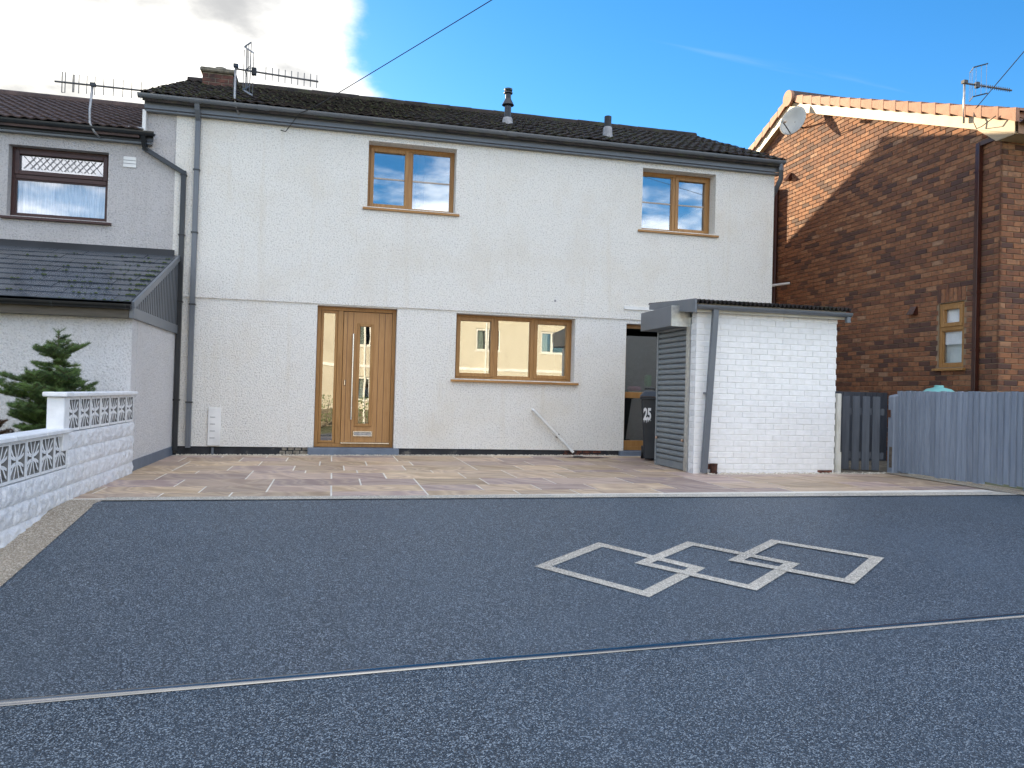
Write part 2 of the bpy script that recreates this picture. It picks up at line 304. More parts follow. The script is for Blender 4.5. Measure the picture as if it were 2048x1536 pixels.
# ---------------------------------------------------------------- ground
def gz(x, y):
    z = -.114+.007*max(-14, min(14, x))
    if y < -4.85: z += max(.01, .1-.0125*max(-4, min(9, x)))*(max(y, -13.5)+4.85)
    return z
def sheet(name, mat, outline_fn, xs, ys, dz, parent=None):
    b = MB(); nx, ny = len(xs), len(ys)
    b.add([(x, y, gz(x, y)+dz) for y in ys for x in xs], [(j*nx+i, j*nx+i+1, (j+1)*nx+i+1, (j+1)*nx+i) for j in range(ny-1) for i in range(nx-1)])
    return b.build(name, mat, parent)
def rng(a, b, n): return [a+(b-a)*i/(n-1) for i in range(n)]
struct(sheet('ground', EARTH, None, [-900,-200,-60,-30]+rng(-14,14,29)+[30,60,200,900], [-900,-200,-60,-30,-22]+rng(-14,-5,10)+[-4.85,-4,0,8,30,100,900], -.035))
struct(sheet('road', TARMAC, None, [-200,-60,-30]+rng(-14,14,15)+[30,60,200], [-21,-17,-13.5], -.02))
drive = struct(sheet('driveway', RESIN, None, rng(-1.66, 7.66, 29), rng(-13.5, -4.85, 26)+[-4.70], 0))
# beige border: along garden wall, along patio front, along fence
def strip(name, p, mat, dz, w0, parent=None):    # quads along x-range/y-range lists
    b = MB(); n = len(p)
    b.add([(x, y, gz(x, y)+dz) for a in p for (x, y) in a], [(2*i, 2*i+1, 2*i+3, 2*i+2) for i in range(n-1)]); return b.build(name, mat, parent)
strip('wall_border', [((-1.93, y), (-1.645, y)) for y in rng(-13.5, -4.60, 26)], BEIGE, .004, 0, drive)
strip('patio_border', [((x, -4.50-.03*(x+1.7)), (x, -4.70-.033*(x+1.7))) for x in rng(-1.645, 7.5, 20)], PALEB, .0085, 0, drive)
strip('fence_border', [((7.44+.03*(y+5), y), (7.85, y)) for y in rng(-8.4, -2.80, 20)], BEIGE, .0125, 0, drive)
PALE = resin_mat('pale_gravel', (.34,.29,.22), (.54,.48,.39), (.74,.70,.62), 85, .8)
def gravel(name, x0, x1, y, w, h, n, sd):
    r = random.Random(sd); b = MB(); vs = []
    for i in range(n+1):
        x = x0+(x1-x0)*i/n; q = w*(.75+.5*r.random()); vs += [(x, y+w*.6, gz(x, y)-.004), (x, y+.01, gz(x, y)+h*(.4+r.random())), (x, y-q*.6, gz(x, y)+h*(.2+.5*r.random())), (x, y-q, gz(x, y)-.001)]
    b.add(vs, [(4*i+k, 4*i+k+1, 4*i+5+k, 4*i+4+k) for i in range(n) for k in range(3)]); return b.build(name, PALE, drive)
gravel('house_gravel_margin', -1.9, 4.75, -.07, .10, .017, 700, 1)
gravel('store_gravel_margin', 4.9, 7.55, -2.82, .07, .018, 140, 2)
strip('passage_concrete', [((x, -2.76), (x, 6)) for x in rng(6.85, 9.0, 6)], CONC, .010, 0, drive)
SQ = [[(1.574,-6.879),(2.192,-6.395),(2.684,-7.130),(2.088,-7.588)], [(2.257,-6.939),(2.865,-6.486),(3.36,-7.174),(2.769,-7.624)], [(2.913,-7.007),(3.527,-6.548),(4.023,-7.173),(3.425,-7.651)]]
for k, q in enumerate(SQ):
    c = Vector((sum(p[0] for p in q)/4, sum(p[1] for p in q)/4)); b = MB(); dz = .004+.0015*k
    o = [Vector(p) for p in q]; i_ = [c+(p-c)*.80 for p in o]
    b.add([(p.x, p.y, gz(p.x, p.y)+dz) for p in o+i_], [(j, (j+1)%4, 4+(j+1)%4, 4+j) for j in range(4)])
    b.build('inlay_square', PALEB, drive)
# domed metal strip across the driveway
b = MB(); dp = [(-1.66,-8.145),(-1.102,-8.156),(1.113,-8.223),(3.964,-8.35),(7.6,-8.52)]; prof = [(-.026,.0),(-.018,.008),(0,.013),(.018,.008),(.026,.0)]
for (xa, ya), (xb, yb) in zip(dp, dp[1:]):
    b.add([(x, y+o, gz(x, y+o)+.003+h) for (x, y) in ((xa, ya), (xb, yb)) for (o, h) in prof], [(i, i+1, i+6, i+5) for i in range(4)])
tag(b.build('edging_strip', TRIM, smooth=True), 'long thin shiny metal strip set across the dark driveway', 'edging strip')
# ---------------------------------------------------------------- patio slabs
patio = MB(); patio.add([(-2.0,-4.60,gz(-2,-4)+.0005),(7.6,-4.78,gz(7.6,-4)+.0005),(7.66,0,gz(7.6,0)+.0005),(-2.0,0,gz(-2,0)+.0005)], [(0,1,2,3)])
patio = struct(patio.build('patio', MORTAR))
rows = [(-.13,-.43),(-.43,-1.03),(-1.03,-1.63),(-1.63,-2.23),(-2.23,-2.53),(-2.53,-3.13),(-3.13,-3.73),(-3.73,-4.20),(-4.20,-4.53)]
slab_cache = {}
def slab(x0, x1, y0, y1):
    g = .008; x0 += g; x1 -= g; y0 += g; y1 -= g
    key = (round(x1-x0, 3), round(y1-y0, 3))
    if key not in slab_cache:
        hx, hy = key[0]/2, key[1]/2; slab_cache[key] = MB().box(-hx, hx, -hy, hy, -.02, 0).mesh('paving_slab', STONE, bevel=.0015)
    cx, cy = (x0+x1)/2, (y0+y1)/2
    o = link('paving_slab', slab_cache[key], patio, (cx, cy, gz(cx, cy)+.003+random.uniform(-.001, .001))); o.rotation_euler = (0, -math.atan(.007), 0)
rnd = random.Random(4)
for ri, (yt, yb) in enumerate(rows):
    x = -2.0 + rnd.choice([0, .0, .0]) - (.45 if ri % 2 else .15)
    while x < 7.55:
        w = rnd.choice([.9, .9, .6, .6, .75] if yt-yb > .4 else [.6, .9, .9]); x1 = x+w
        a, c = max(x, -1.98), min(x1, 7.6)
        # skip what is under the store or behind it
        if c-a > .12 and not (a > 4.6 and yt < -1.4 and yb > -2.95 and c < 6.95) and not (a > 6.7 and yb > -2.7):
            slab(a, c, yb, yt)
        x = x1
# gully and damp patch under the waste pipe
b = MB(); rg = random.Random(44); n = 36; vs = [(4.12,-.42,gz(4.1,-.4)+.0062)]
for k in range(n): a = 2*math.pi*k/n; q = .75+.5*rg.random(); vs.append((4.12+.34*q*math.cos(a), -.42+.15*q*math.sin(a), gz(4.1,-.4)+.0062))
b.add(vs, [(0, k+1, (k+1) % n+1) for k in range(n)]); b.build('damp_patch', MAT('damp_stone', (.12,.075,.055), (.05,.035,.03), scale=9, rough=.16), patio)
MB().box(3.96, 4.10, -.30, -.16, gz(4,-.2)-.01, gz(4,-.2)+.012).build('gully_grid', BLACK, patio, bevel=.006)
# ---------------------------------------------------------------- generic builders
def wall_holes(b, u0, u1, z0, z1, holes, d0, d1):
    us = sorted({u0, u1, *[h[0] for h in holes], *[h[1] for h in holes]}); zs = sorted({z0, z1, *[max(z0, h[2]) for h in holes], *[min(z1, h[3]) for h in holes]})
    us = [u for u in us if u0 <= u <= u1]; zs = [z for z in zs if z0 <= z <= z1]
    hole = lambda i, j: any(h[0]-1e-6 <= us[i] and us[i+1] <= h[1]+1e-6 and h[2]-1e-6 <= zs[j] and zs[j+1] <= h[3]+1e-6 for h in holes)
    nu, nz = len(us)-1, len(zs)-1
    sol = lambda i, j: 0 <= i < nu and 0 <= j < nz and not hole(i, j)
    for i in range(nu):
        for j in range(nz):
            if not sol(i, j): continue
            a, c, e, f = us[i], us[i+1], zs[j], zs[j+1]
            for d in (d0, d1): b.add([(a,d,e),(c,d,e),(c,d,f),(a,d,f)], [(0,1,2,3)])
            if not sol(i-1, j): b.add([(a,d0,e),(a,d1,e),(a,d1,f),(a,d0,f)], [(0,1,2,3)])
            if not sol(i+1, j): b.add([(c,d0,e),(c,d1,e),(c,d1,f),(c,d0,f)], [(0,1,2,3)])
            if not sol(i, j-1): b.add([(a,d0,e),(c,d0,e),(c,d1,e),(a,d1,e)], [(0,1,2,3)])
            if not sol(i, j+1): b.add([(a,d0,f),(c,d0,f),(c,d1,f),(a,d1,f)], [(0,1,2,3)])
    return b
def weld(o):
    bm = bmesh.new(); bm.from_mesh(o.data); bmesh.ops.remove_doubles(bm, verts=bm.verts, dist=1e-5); bmesh.ops.recalc_face_normals(bm, faces=bm.faces); bm.to_mesh(o.data); bm.free(); return o
def ring(b, u0, u1, z0, z1, w, d0, d1):
    b.box(u0, u0+w, d0, d1, z0, z1); b.box(u1-w, u1, d0, d1, z0, z1); b.box(u0+w, u1-w, d0, d1, z0, z0+w); b.box(u0+w, u1-w, d0, d1, z1-w, z1)
def window(parent, T, u0, u1, z0, z1, lights, dep=.10, mv=OAKV, mh=OAKH, sill=True, sillw=.065, glass=None, bars=True):
    """lights: (u0,u1,z0,z1,sash,bar) as fractions of the frame's inside"""
    fwid = .05; b = MB(T); ring(b, u0, u1, z0, z1, fwid, dep, dep+.065)
    iu0, iu1, iz0, iz1 = u0+fwid, u1-fwid, z0+fwid, z1-fwid; U = lambda f: iu0+(iu1-iu0)*f; Z = lambda f: iz0+(iz1-iz0)*f
    for f in sorted({l[0] for l in lights if l[0] > 0}): b.box(U(f)-.032, U(f)+.032, dep-.002, dep+.06, iz0, iz1)
    for f in sorted({l[2] for l in lights if l[2] > 0}): b.box(iu0, iu1, dep-.003, dep+.06, Z(f)-.035, Z(f)+.035)
    w = b.build('window', mv, parent, bevel=.004)
    for (a, c, e, f, sash, bar) in lights:
        x0 = U(a)+(.032 if a > 0 else 0); x1 = U(c)-(.032 if c < 1 else 0); y0 = Z(e)+(.035 if e > 0 else 0); y1 = Z(f)-(.035 if f < 1 else 0)
        if sash:
            s = MB(T); ring(s, x0-.012, x1+.012, y0-.012, y1+.012, .058, dep-.018, dep+.045); s.build('sash', mv, w, bevel=.005); x0 += .046; x1 -= .046; y0 += .046; y1 -= .046
        else:
            s = MB(T); ring(s, x0+.001, x1-.001, y0+.001, y1-.001, .016, dep+.012, dep+.03); s.build('glazing_bead', mv, w); x0 += .017; x1 -= .017; y0 += .017; y1 -= .017
        MB(T).box(x0-.004, x1+.004, dep+.030, dep+.036, y0-.004, y1+.004).build('pane', glass or GLASS, w)
        if bar: MB(T).box(x0, x1, dep+.0225, dep+.0295, (y0+y1)/2-.010, (y0+y1)/2+.010).build('glazing_bar', BARM, w)
    if sill: MB(T).hexa([(u0-sillw,-.055,z0-.052),(u1+sillw,-.055,z0-.052),(u1+sillw,dep+.05,z0-.052),(u0-sillw,dep+.05,z0-.052),(u0-sillw,-.055,z0-.018),(u1+sillw,-.055,z0-.018),(u1+sillw,dep+.05,z0-.002),(u0-sillw,dep+.05,z0-.002)]).build('sill', mh, w, bevel=.004)
    return w
def gutter(path_x0, path_x1, y, z, r=.058):
    b = MB(); n = 8; th = .004
    pr = [(y-r*math.cos(math.pi*k/n), z-r*math.sin(math.pi*k/n)) for k in range(n+1)]; pi = [(y-(r-th)*math.cos(math.pi*k/n), z-(r-th)*math.sin(math.pi*k/n)) for k in range(n, -1, -1)]
    b.prism([(path_x0, a, c) for a, c in pr+pi], (path_x1-path_x0, 0, 0)); return b
# ---------------------------------------------------------------- the white house
house = thing('white_house', (2.7, 0, -.1), 'white roughcast house with oak door and windows behind the patio', 'house')
IDT = lambda u, d, z: (u, d, z)
HX0, HX1, ZE = -2.05, 7.48, 4.80
wins = dict(w1=(.66,2.0,3.645,4.64), w2=(5.08,6.39,3.635,4.64), wl=(2.07,4.0,1.092,2.105), door=(-.02,1.16,-.2,2.12), kd=(4.87,5.77,-.2,2.075))
weld(wall_holes(MB(), HX0, HX1, 2.14, ZE, [wins['w1'], wins['w2']], -.022, .30).build('upper_wall', WHITE_R, house))
weld(wall_holes(MB(), HX0, HX1, .0, 2.14, [wins['wl'], wins['door'], wins['kd']], 0, .30).build('lower_wall', WHITE_R, house))
b = MB(); [b.box(x0, x1, .025, .22, -.3, 0) for x0, x1 in ((HX0, -.10), (1.24, 4.80), (5.84, HX1))]; b.build('plinth', PLINTH, house)
# shell: side, rear, floors, so that rooms are dark
b = MB(); b.box(7.28, HX1-.003, .31, 6.4, -.3, ZE); b.box(HX0-.45, 7.28, 6.2, 6.4, -.3, ZE); b.box(HX0-.45, HX0-.25, .31, 6.2, -.3, ZE)
b.prism([(7.28, .0, ZE), (7.28, 3.2, 6.25), (7.28, 6.4, ZE)], (.197, 0, 0)); b.build('gable_wall', WHITE_R, house)
b = MB(); b.box(HX0-.25, 7.28, .31, 6.2, 2.3, 2.42); b.box(HX0-.25, 7.28, .31, 6.2, -.25, -.02); b.box(HX0-.25, 7.28, .31, 6.2, 4.70, 4.78)
for x in (-.3, 1.45, 2.6, 4.6): b.box(x, x+.1, .31, 6.2, -.02, 4.7)
b.box(-.2, 7.28, 3.2, 3.3, -.02, 4.7); b.build('interior', DARKIN, house)
# roof
PITCH = (6.42-4.94)/(3.2+.22); RA = math.atan(PITCH)
def tile_mesh(w, l, th, amp, segs, mat):
    b = MB(); vs = []
    for (v, lift) in ((0, .026), (l+.05, 0)):
        for t in (0, 1):
            for i in range(segs+1):
                u = -w/2+w*i/segs; prof = amp*(1-math.cos(4*math.pi*i/segs))/2
                vs.append((u, v, lift+prof-(0 if t else th)))
    n = segs+1; fs = []
    for i in range(segs):
        fs += [(n+i, n+i+1, 3*n+i+1, 3*n+i), (i, i+1, n+i+1, n+i)]
    return vs, fs
def roof_slope(x0, x1, yE, zE, pitch, rows_, gauge, tw, parts_fn, parent, mat_obj, mat_stuff, name, flip=1, jit=.004, partmesh=None):
    vs, fs = tile_mesh(tw-.004, gauge, .018, .022, 8, None); ang = math.atan(pitch); ca, sa = math.cos(ang), math.sin(ang)
    st = MB(); base = None; n = int(round((x1-x0)/tw)); tw2 = (x1-x0)/n
    for r in range(rows_):
        for c in range(n):
            x = x0+tw2*(c+.5); s = r*gauge; j = random.uniform(-jit, jit)
            loc = Vector((x, yE+flip*s*ca, zE+s*sa+j))
            if parts_fn and parts_fn(x, r):
                if base is None:
                    bb = MB(); bb.add([(p[0], flip*(p[1]*ca-p[2]*sa), p[1]*sa+p[2]*ca) for p in vs], fs); base = bb.mesh('roof_tile', mat_obj)
                link('roof_tile', base, parent, loc)
            else:
                st.add([(loc.x+p[0], loc.y+flip*(p[1]*ca-p[2]*sa), loc.z+p[1]*sa+p[2]*ca) for p in vs], fs)
    if st.v: stuff(st.build(name, mat_stuff, parent))
b = MB(); b.prism([(-2.47,-.20,4.90),(-2.47,3.2,6.38),(-2.47,6.6,4.90),(-2.47,6.6,4.83),(-2.47,3.2,6.30),(-2.47,-.20,4.83)], (10.0,0,0)); roof = b.build('roof', TILE, house)
roof_slope(-2.50, 7.56, -.24, 4.925, PITCH, 13, .288, .30, None, roof, TILE, TILE, 'tile_courses', jit=.009)
roof_slope(-2.50, 7.56, 6.64, 4.925, PITCH, 13, .288, .30, None, roof, TILE, TILE, 'rear_tile_courses', flip=-1)
for k in range(23):
    x = -2.50+k*.4374; MB().tube([(x, 3.2, 6.405+random.uniform(-.006,.006)), (x+.435, 3.2, 6.405+random.uniform(-.006,.006))], .10, 10).build('ridge_tile', TILE, roof)
for xv in (-2.492, 7.512):
    MB().prism([(xv,-.22,4.90),(xv,3.2,6.375),(xv,6.62,4.90),(xv,6.62,4.945),(xv,3.2,6.43),(xv,-.22,4.945)], (.036,0,0)).build('verge_bedding', TILE, roof)
# moss tufts along the tiles
b = MB(); rm = random.Random(3)
for k in range(1500):
    s = 3.6*rm.random()**1.2; x = rm.uniform(-2.45, 7.5); r = rm.uniform(.012, .034); c = Vector((x, -.22+s*math.cos(RA), 4.965+s*math.sin(RA)))
    b.add([c+Vector((r,0,0)), c+Vector((-r*.5,r*.9,0)), c+Vector((-r*.5,-r*.9,0)), c+Vector((0,-.2*r,r*.9))], [(0,1,3),(1,2,3),(2,0,3)])
stuff(b.build('moss_tufts', MAT('roof_moss', (.05,.052,.022), (.02,.018,.012), scale=2, rough=1), roof))
# fascia, soffit, gutter
MB().box(-2.46, 7.55, -.125, -.10, 4.755, 4.915).build('fascia', GREY, house, bevel=.003)
MB().box(-2.46, 7.55, -.10, .02, 4.722, 4.752).build('soffit', GREY, house, bevel=.003)
g_ = gutter(-2.53, 7.56, -.19, 4.925).build('gutter', GREY, house, smooth=False)
for x in (-2.15, .2, 1.95, 2.62, 3.6, 5.1, 6.35): MB().prism([(x, -.19-.062*math.cos(math.pi*k/8), 4.925-.062*math.sin(math.pi*k/8)) for k in range(9)], (.022,0,0)).build('gutter_bracket', GREY, g_)
for x in (-1.85, -.93, 2.75): MB().prism([(x, -.19-.066*math.cos(math.pi*k/8), 4.925-.066*math.sin(math.pi*k/8)) for k in range(9)], (.15,0,0)).build('gutter_union', GREY, g_)
b = MB(); b.rbar([(-1.755,-.19,4.87),(-1.755,-.16,4.80),(-1.755,-.05,4.66),(-1.755,-.047,-.02)], .068, .062, (1,0,0)); dpipe = b.build('downpipe', GREY, house, bevel=.004)
for z in (3.95, 2.02, .62, 3.05): MB().box(-1.80, -1.71, -.086, -.01, z, z+.022).build('pipe_clip', DKGREY, dpipe)
b = MB(); b.rbar([(7.50,-.19,4.88),(7.50,-.19,4.77),(7.575,-.06,4.66),(7.575,.10,4.50),(7.535,.16,4.38),(7.535,.16,-.05)], .068, .062, (.8,.6,0)); b.build('downpipe', GREY, house, bevel=.004)
# chimney, flues
ch = MB().box(-2.145, -1.645, 2.555, 3.045, 5.8, 6.38).build('chimney', CONC, house)
cbk = MB(); kk = 0; zz = 5.95
def brick_shape(pl, l, h=.065, dep=.03, ch=.004):
    x, z = l/2, h/2
    v = [(-x,dep,-z),(x,dep,-z),(x,dep,z),(-x,dep,z),(-x,ch,-z),(x,ch,-z),(x,ch,z),(-x,ch,z),(-x+ch,0,-z+ch),(x-ch,0,-z+ch),(x-ch,0,z-ch),(-x+ch,0,z-ch)]
    f = [(8,9,10,11)]+[(i, (i+1)%4, 4+(i+1)%4, 4+i) for i in range(4)]+[(4+i, 4+(i+1)%4, 8+(i+1)%4, 8+i) for i in range(4)]
    return ([(p[1], -p[0], p[2]) for p in v] if pl == 'g' else v), f
while zz < 6.36:
    u = -2.15-(.11 if kk % 2 else 0)
    while u < -1.64:
        a_, c_ = max(u, -2.15), min(u+.21, -1.64)
        if c_-a_ > .04: v, f = brick_shape('f', c_-a_); cbk.add([(q[0]+(a_+c_)/2, q[1]+2.548, q[2]+zz) for q in v], f)
        u += .22
    u = 2.56-(.11 if kk % 2 else 0)
    while u < 3.04:
        a_, c_ = max(u, 2.56), min(u+.21, 3.04)
        if c_-a_ > .04: v, f = brick_shape('g', c_-a_); cbk.add([(q[0]-2.152, q[1]+(a_+c_)/2, q[2]+zz) for q in v], f)
        u += .22
    zz += .075; kk += 1
stuff(cbk.build('brickwork', MAT('old_chimney_bricks', (.17,.065,.045), (.045,.028,.026), scale=5, rough=.9, b=.5, bs=40), ch))
MB().box(-2.19, -1.60, 2.50, 3.10, 6.38, 6.46).build('chimney_cap', CONC, ch, bevel=.02)
MB().lathe([(.12,0),(.12,.06),(.10,.10)], (-1.88, 2.8, 6.46), 14).build('chimney_pot', CONC, ch)
b = MB(); b.lathe([(.058,-.05),(.058,.33),(.105,.35),(.05,.46),(.048,.54),(.075,.55),(.075,.57),(.045,.575),(.045,.59),(.07,.60),(.07,.63),(.03,.64)], (3.02, 1.05, 5.47), 18); fl = b.build('flue', DKGREY, roof)
MB().lathe([(.10,-.06),(.085,.10),(.075,.12)], (3.02, 1.05, 5.48), 16).build('flue_flashing', LEAD, fl)
b = MB(); b.lathe([(.06,-.05),(.06,.39),(.05,.395)], (4.62, .45, 5.20), 16); fl = b.build('vent_stack', BLACK, roof)
MB().lathe([(.095,-.05),(.072,.19),(.066,.20)], (4.62, .45, 5.21), 16).build('stack_flashing', LEAD, fl)
# bare patches of masonry along the plinth
rp = random.Random(31)
for (xa, xb, pm) in ((-.50, -.12, MAT('bare_stone', (.30,.27,.22), (.12,.11,.09), scale=14, rough=.95, b=.8, bs=25)), (3.85, 4.35, MAT('bare_plinth_brick', (.16,.06,.04), (.04,.02,.018), scale=16, rough=.95, b=.8, bs=30))):
    x = xa
    while x < xb:
        w = rp.uniform(.09, .17); MB().box(x, x+w-.012, .012+rp.uniform(-.004,.004), .06, -.135, -.055+rp.uniform(-.008,.008)).build('plinth_stone', pm, house, bevel=.008)
        MB().box(x+.03, x+w+.01, .013+rp.uniform(-.004,.004), .06, -.046, -.004).build('plinth_stone', pm, house, bevel=.006); x += w
# windows and doors
window(house, IDT, *wins['w1'], [(0,.48,0,1,1,1), (.48,1,0,1,0,1)], dep=.19)
window(house, IDT, *wins['w2'], [(0,.50,0,1,0,1), (.50,1,0,1,1,1)], dep=.19)
window(house, IDT, *wins['wl'], [(0,.335,0,1,1,0), (.335,.67,0,1,0,0), (.67,1,0,1,1,0)], dep=.19)
# things on the sills inside
MB().box(1.42, 2.3, .9, .95, 3.2, 4.45).build('inner_door', CREAMIN, house)
MB().box(1.36, 1.42, .86, .95, 3.2, 4.52).build('inner_door_frame', WHITEP, house)
DT = lambda u, d, z: (u, d+.07, z)
# front door with sidelight
d = MB(DT); ring(d, -.018, 1.158, .0, 2.118, .055, .07, .14); d.box(.285, .365, .068, .14, .055, 2.063); fd = d.build('front_door', OAKV, house, bevel=.004)
s = MB(DT); ring(s, .040, .282, .060, 2.06, .038, .075, .12); s.build('sidelight_bead', OAKV, fd, bevel=.004)
MB(DT).box(.075, .247, .105, .112, .095, 2.025).build('sidelight_pane', GLASSD, fd)
lf = weld(wall_holes(MB(DT), .372, 1.098, .075, 2.055, [(.60,.80,.34,1.86)], .085, .13).build('door_leaf', OAKL, fd))
s = MB(DT); ring(s, .575, .825, .315, 1.885, .045, .068, .09); s.build('glazing_trim', OAKV, fd, bevel=.004)
MB(DT).box(.615, .785, .100, .107, .355, 1.845).build('door_pane', GLASSD, fd)
for x in (.425, .515, .90, .99): MB(DT).box(x, x+.006, .0835, .0862, .08, 2.05).build('plank_groove', ROSE, fd)
MB(DT).tube([(.520,.035,.42),(.520,.035,1.72)], .0145, 12, cap=False).build('pull_handle', STEEL, fd, smooth=True)
for z in (.55, 1.6): MB(DT).tube([(.520,.036,z),(.520,.09,z)], .008, 8).build('handle_stud', STEEL, fd)
MB(DT).box(.395, .425, .066, .088, .93, 1.02).build('lock_escutcheon', STEEL, fd, bevel=.012)
lb = MB(DT); ring(lb, .555, .845, .165, .245, .016, .066, .088); lb.build('letterbox', STEEL, fd, bevel=.003)
MB(DT).box(.572, .828, .074, .084, .182, .228).build('letter_flap', ALU, fd)
MB(DT).box(.372, 1.098, .04, .10, .056, .072).build('threshold', STEEL, fd)
MB().box(-.10, 1.24, -.075, .22, -.14, -.003).build('door_step', STEP, house, bevel=.008)
MB().box(4.80, 5.86, -.075, .22, -.14, -.003).build('door_step', STEP, house, bevel=.008)
# side kitchen door
d = MB(DT); ring(d, 4.872, 5.768, .0, 2.07, .06, .075, .135); d.box(4.932, 5.708, .08, .13, .86, .96); d.box(4.932, 5.708, .08, .13, .06, .16); kd = d.build('kitchen_door', OAKV, house, bevel=.004)
MB(DT).box(4.94, 5.70, .10, .106, .962, 2.0).build('door_pane', GLASS, kd); MB(DT).box(4.94, 5.70, .10, .106, .162, .858).build('door_pane', GLASS, kd)
MB(DT).box(5.4, 5.5, .30, .42, 1.06, 1.26).build('green_bottle', MAT('green_plastic', (.06,.3,.05), rough=.4), house, bevel=.02)
MB(DT).box(5.1, 5.32, .30, .45, .98, 1.06).build('pink_cloth', MAT('pink_cloth', (.5,.1,.2), rough=.9), house, bevel=.03)
MB(DT).box(4.95, 5.75, .28, .5, .9, .97).build('worktop', CREAMIN, house)
# flashing strip, waste pipe, meter cover, small fixings
MB().box(4.81, 5.44, -.045, -.013, 2.30, 2.352).build('flashing_strip', WHITEP, house)
b = MB(); b.tube([(3.34,-.062,.62),(3.67,-.062,.295),(4.00,-.062,-.03)], .023, 12, cap=False); b.tube([(3.352,-.062,.610),(3.325,-.03,.635),(3.32,.02,.64)], .021, 10); wp = b.build('waste_pipe', WHITEP, house, smooth=True)
MB().box(3.72, 3.76, -.07, .0, .20, .26).build('pipe_clip', DKGREY, wp)
mb_ = MB().box(-1.50, -1.325, -.03, .004, .01, .56).build('meter_cover', WHITEP, house, bevel=.006)
for z in (.12, .22, .32, .42): MB().box(-1.47, -1.40, -.034, -.0295, z, z+.007).build('cover_slot', GREY, mb_)
MB().box(3.63, 3.66, -.03, -.01, 2.36, 2.39).build('wall_hook', ALU, house)
MB().tube([(-1.43,.0,-.02),(-1.43,.0,-.12)], .02, 10).build('pipe_stub', GREY, house)
# vase of lilac flowers inside right upper window; jar in left one
b = MB().lathe([(.03,0),(.045,.05),(.03,.10)], (5.21,.36,3.67), 12); vs_ = b.build('vase', WHITEP); tag(vs_, 'small white vase of lilac flowers inside right upper window', 'vase')
b = MB(); rm = random.Random(9)
for k in range(26):
    c = Vector((5.21+rm.uniform(-.06,.06), 0.36+rm.uniform(-.03,.03), 3.80+rm.uniform(-.03,.07))); r = .02
    b.add([c+Vector((r,0,0)), c+Vector((-r,r,0)), c+Vector((-r,-r,0)), c+Vector((0,0,r))], [(0,1,3),(1,2,3),(2,0,3),(0,1,2)])
b.build('flowers', PURPLE, vs_)
tag(MB().lathe([(.05,0),(.052,.05),(.045,.06)], (1.66,.36,3.66), 14).build('jar', MAT('blue_jar', (.12,.28,.42), rough=.3)), 'small blue jar inside the upper window above the front door', 'jar')
# ---------------------------------------------------------------- neighbour on the left
nb = thing('terraced_house', (-6, 0, -.1), 'lavender grey roughcast house with slate porch roof at the left edge', 'house')
NZ = 4.27
nwin = (-4.18, -2.925, 3.135, 4.11)
weld(wall_holes(MB(), -12, -2.49, -.3, 4.275, [nwin], -.004, .24).build('wall', LAV_R, nb)); MB().box(-2.489, -2.05, -.004, .24, -.3, 4.77).build('wall_return', LAV_R, nb)
# cut down: upper strip beyond -2.47 hidden by own roof; side/back walls
b = MB(); b.box(-12, -2.55, 6.2, 6.4, -.3, NZ); b.box(-12, -11.8, .24, 6.2, -.3, NZ); b.box(-11.8, -2.6, .24, 6.2, 2.3, 2.4); b.box(-11.8, -2.6, .24, 6.2, NZ, NZ+.08); b.box(-11.8,-2.6,2.6,2.7,-.3,NZ); b.build('rear_wall', LAV_R, nb)
NP = (5.93-4.43)/(3.5+.2)
b = MB(); b.prism([(-12.1,-.18,4.39),(-12.1,3.5,5.89),(-12.1,7.2,4.39),(-12.1,7.2,4.31),(-12.1,3.5,5.80),(-12.1,-.18,4.31)], (9.6,0,0)); nroof = b.build('roof', TILE2, nb)
roof_slope(-12.1, -2.50, -.22, 4.405, NP, 14, .283, .30, lambda x, r: x > -4.9, nroof, TILE2, TILE2, 'far_tile_courses', jit=.003)
for k in range(22): MB().tube([(-12.1+k*.4364, 3.5, 5.915), (-12.1+k*.4364+.434, 3.5, 5.915)], .10, 10).build('ridge_tile', TILE2, nroof)
MB().box(-12.0, -2.33, -.12, -.095, 4.285, 4.40).build('fascia', DKGREY, nb)
MB().box(-12.0, -2.36, -.095, .0, 4.255, 4.283).build('soffit', GREY, nb)
gutter(-12.1, -2.30, -.18, 4.40, .055).build('gutter', DKGREY, nb)
MB().box(-2.485, -2.44, -.10, -.012, 4.43, 4.74).build('flashing_board', WHITEP, nb)
MB().box(-2.66, -2.46, -.16, -.02, 4.44, 4.47).build('lead_flashing', LEAD, nb, bevel=.012)
b = MB(); b.rbar([(-2.455,-.17,4.36),(-2.44,-.10,4.28),(-2.40,-.06,4.20),(-1.93,-.06,3.90),(-1.925,-.05,3.80),(-1.925,-.05,-.05)], .066, .060, (.8,0,.6)); 
b = MB(); b.rbar([(-2.45,-.17,4.36),(-2.45,-.08,4.22),(-2.41,-.06,4.17)], .062, .06, (1,0,0)); b.rbar([(-2.47,-.055,4.21),(-1.915,-.055,3.895)], .066, .06, (0,1,0)); b.rbar([(-1.925,-.053,3.93),(-1.925,-.053,-.06)], .066, .06, (1,0,0))
ndp = b.build('downpipe', DKGREY, nb, bevel=.003)
for z in (3.86, 3.0, 2.05, .65): MB().box(-1.968, -1.882, -.088, -.005, z, z+.02).build('pipe_clip', BLACK, ndp)
window(nb, IDT, *nwin, [(0,1,0,.60,0,0), (0,1,.60,1,1,0)], mv=ROSE, mh=ROSE, dep=.12, glass=glass_mat('curtained_glass', .10, (.97,.97,.98)))
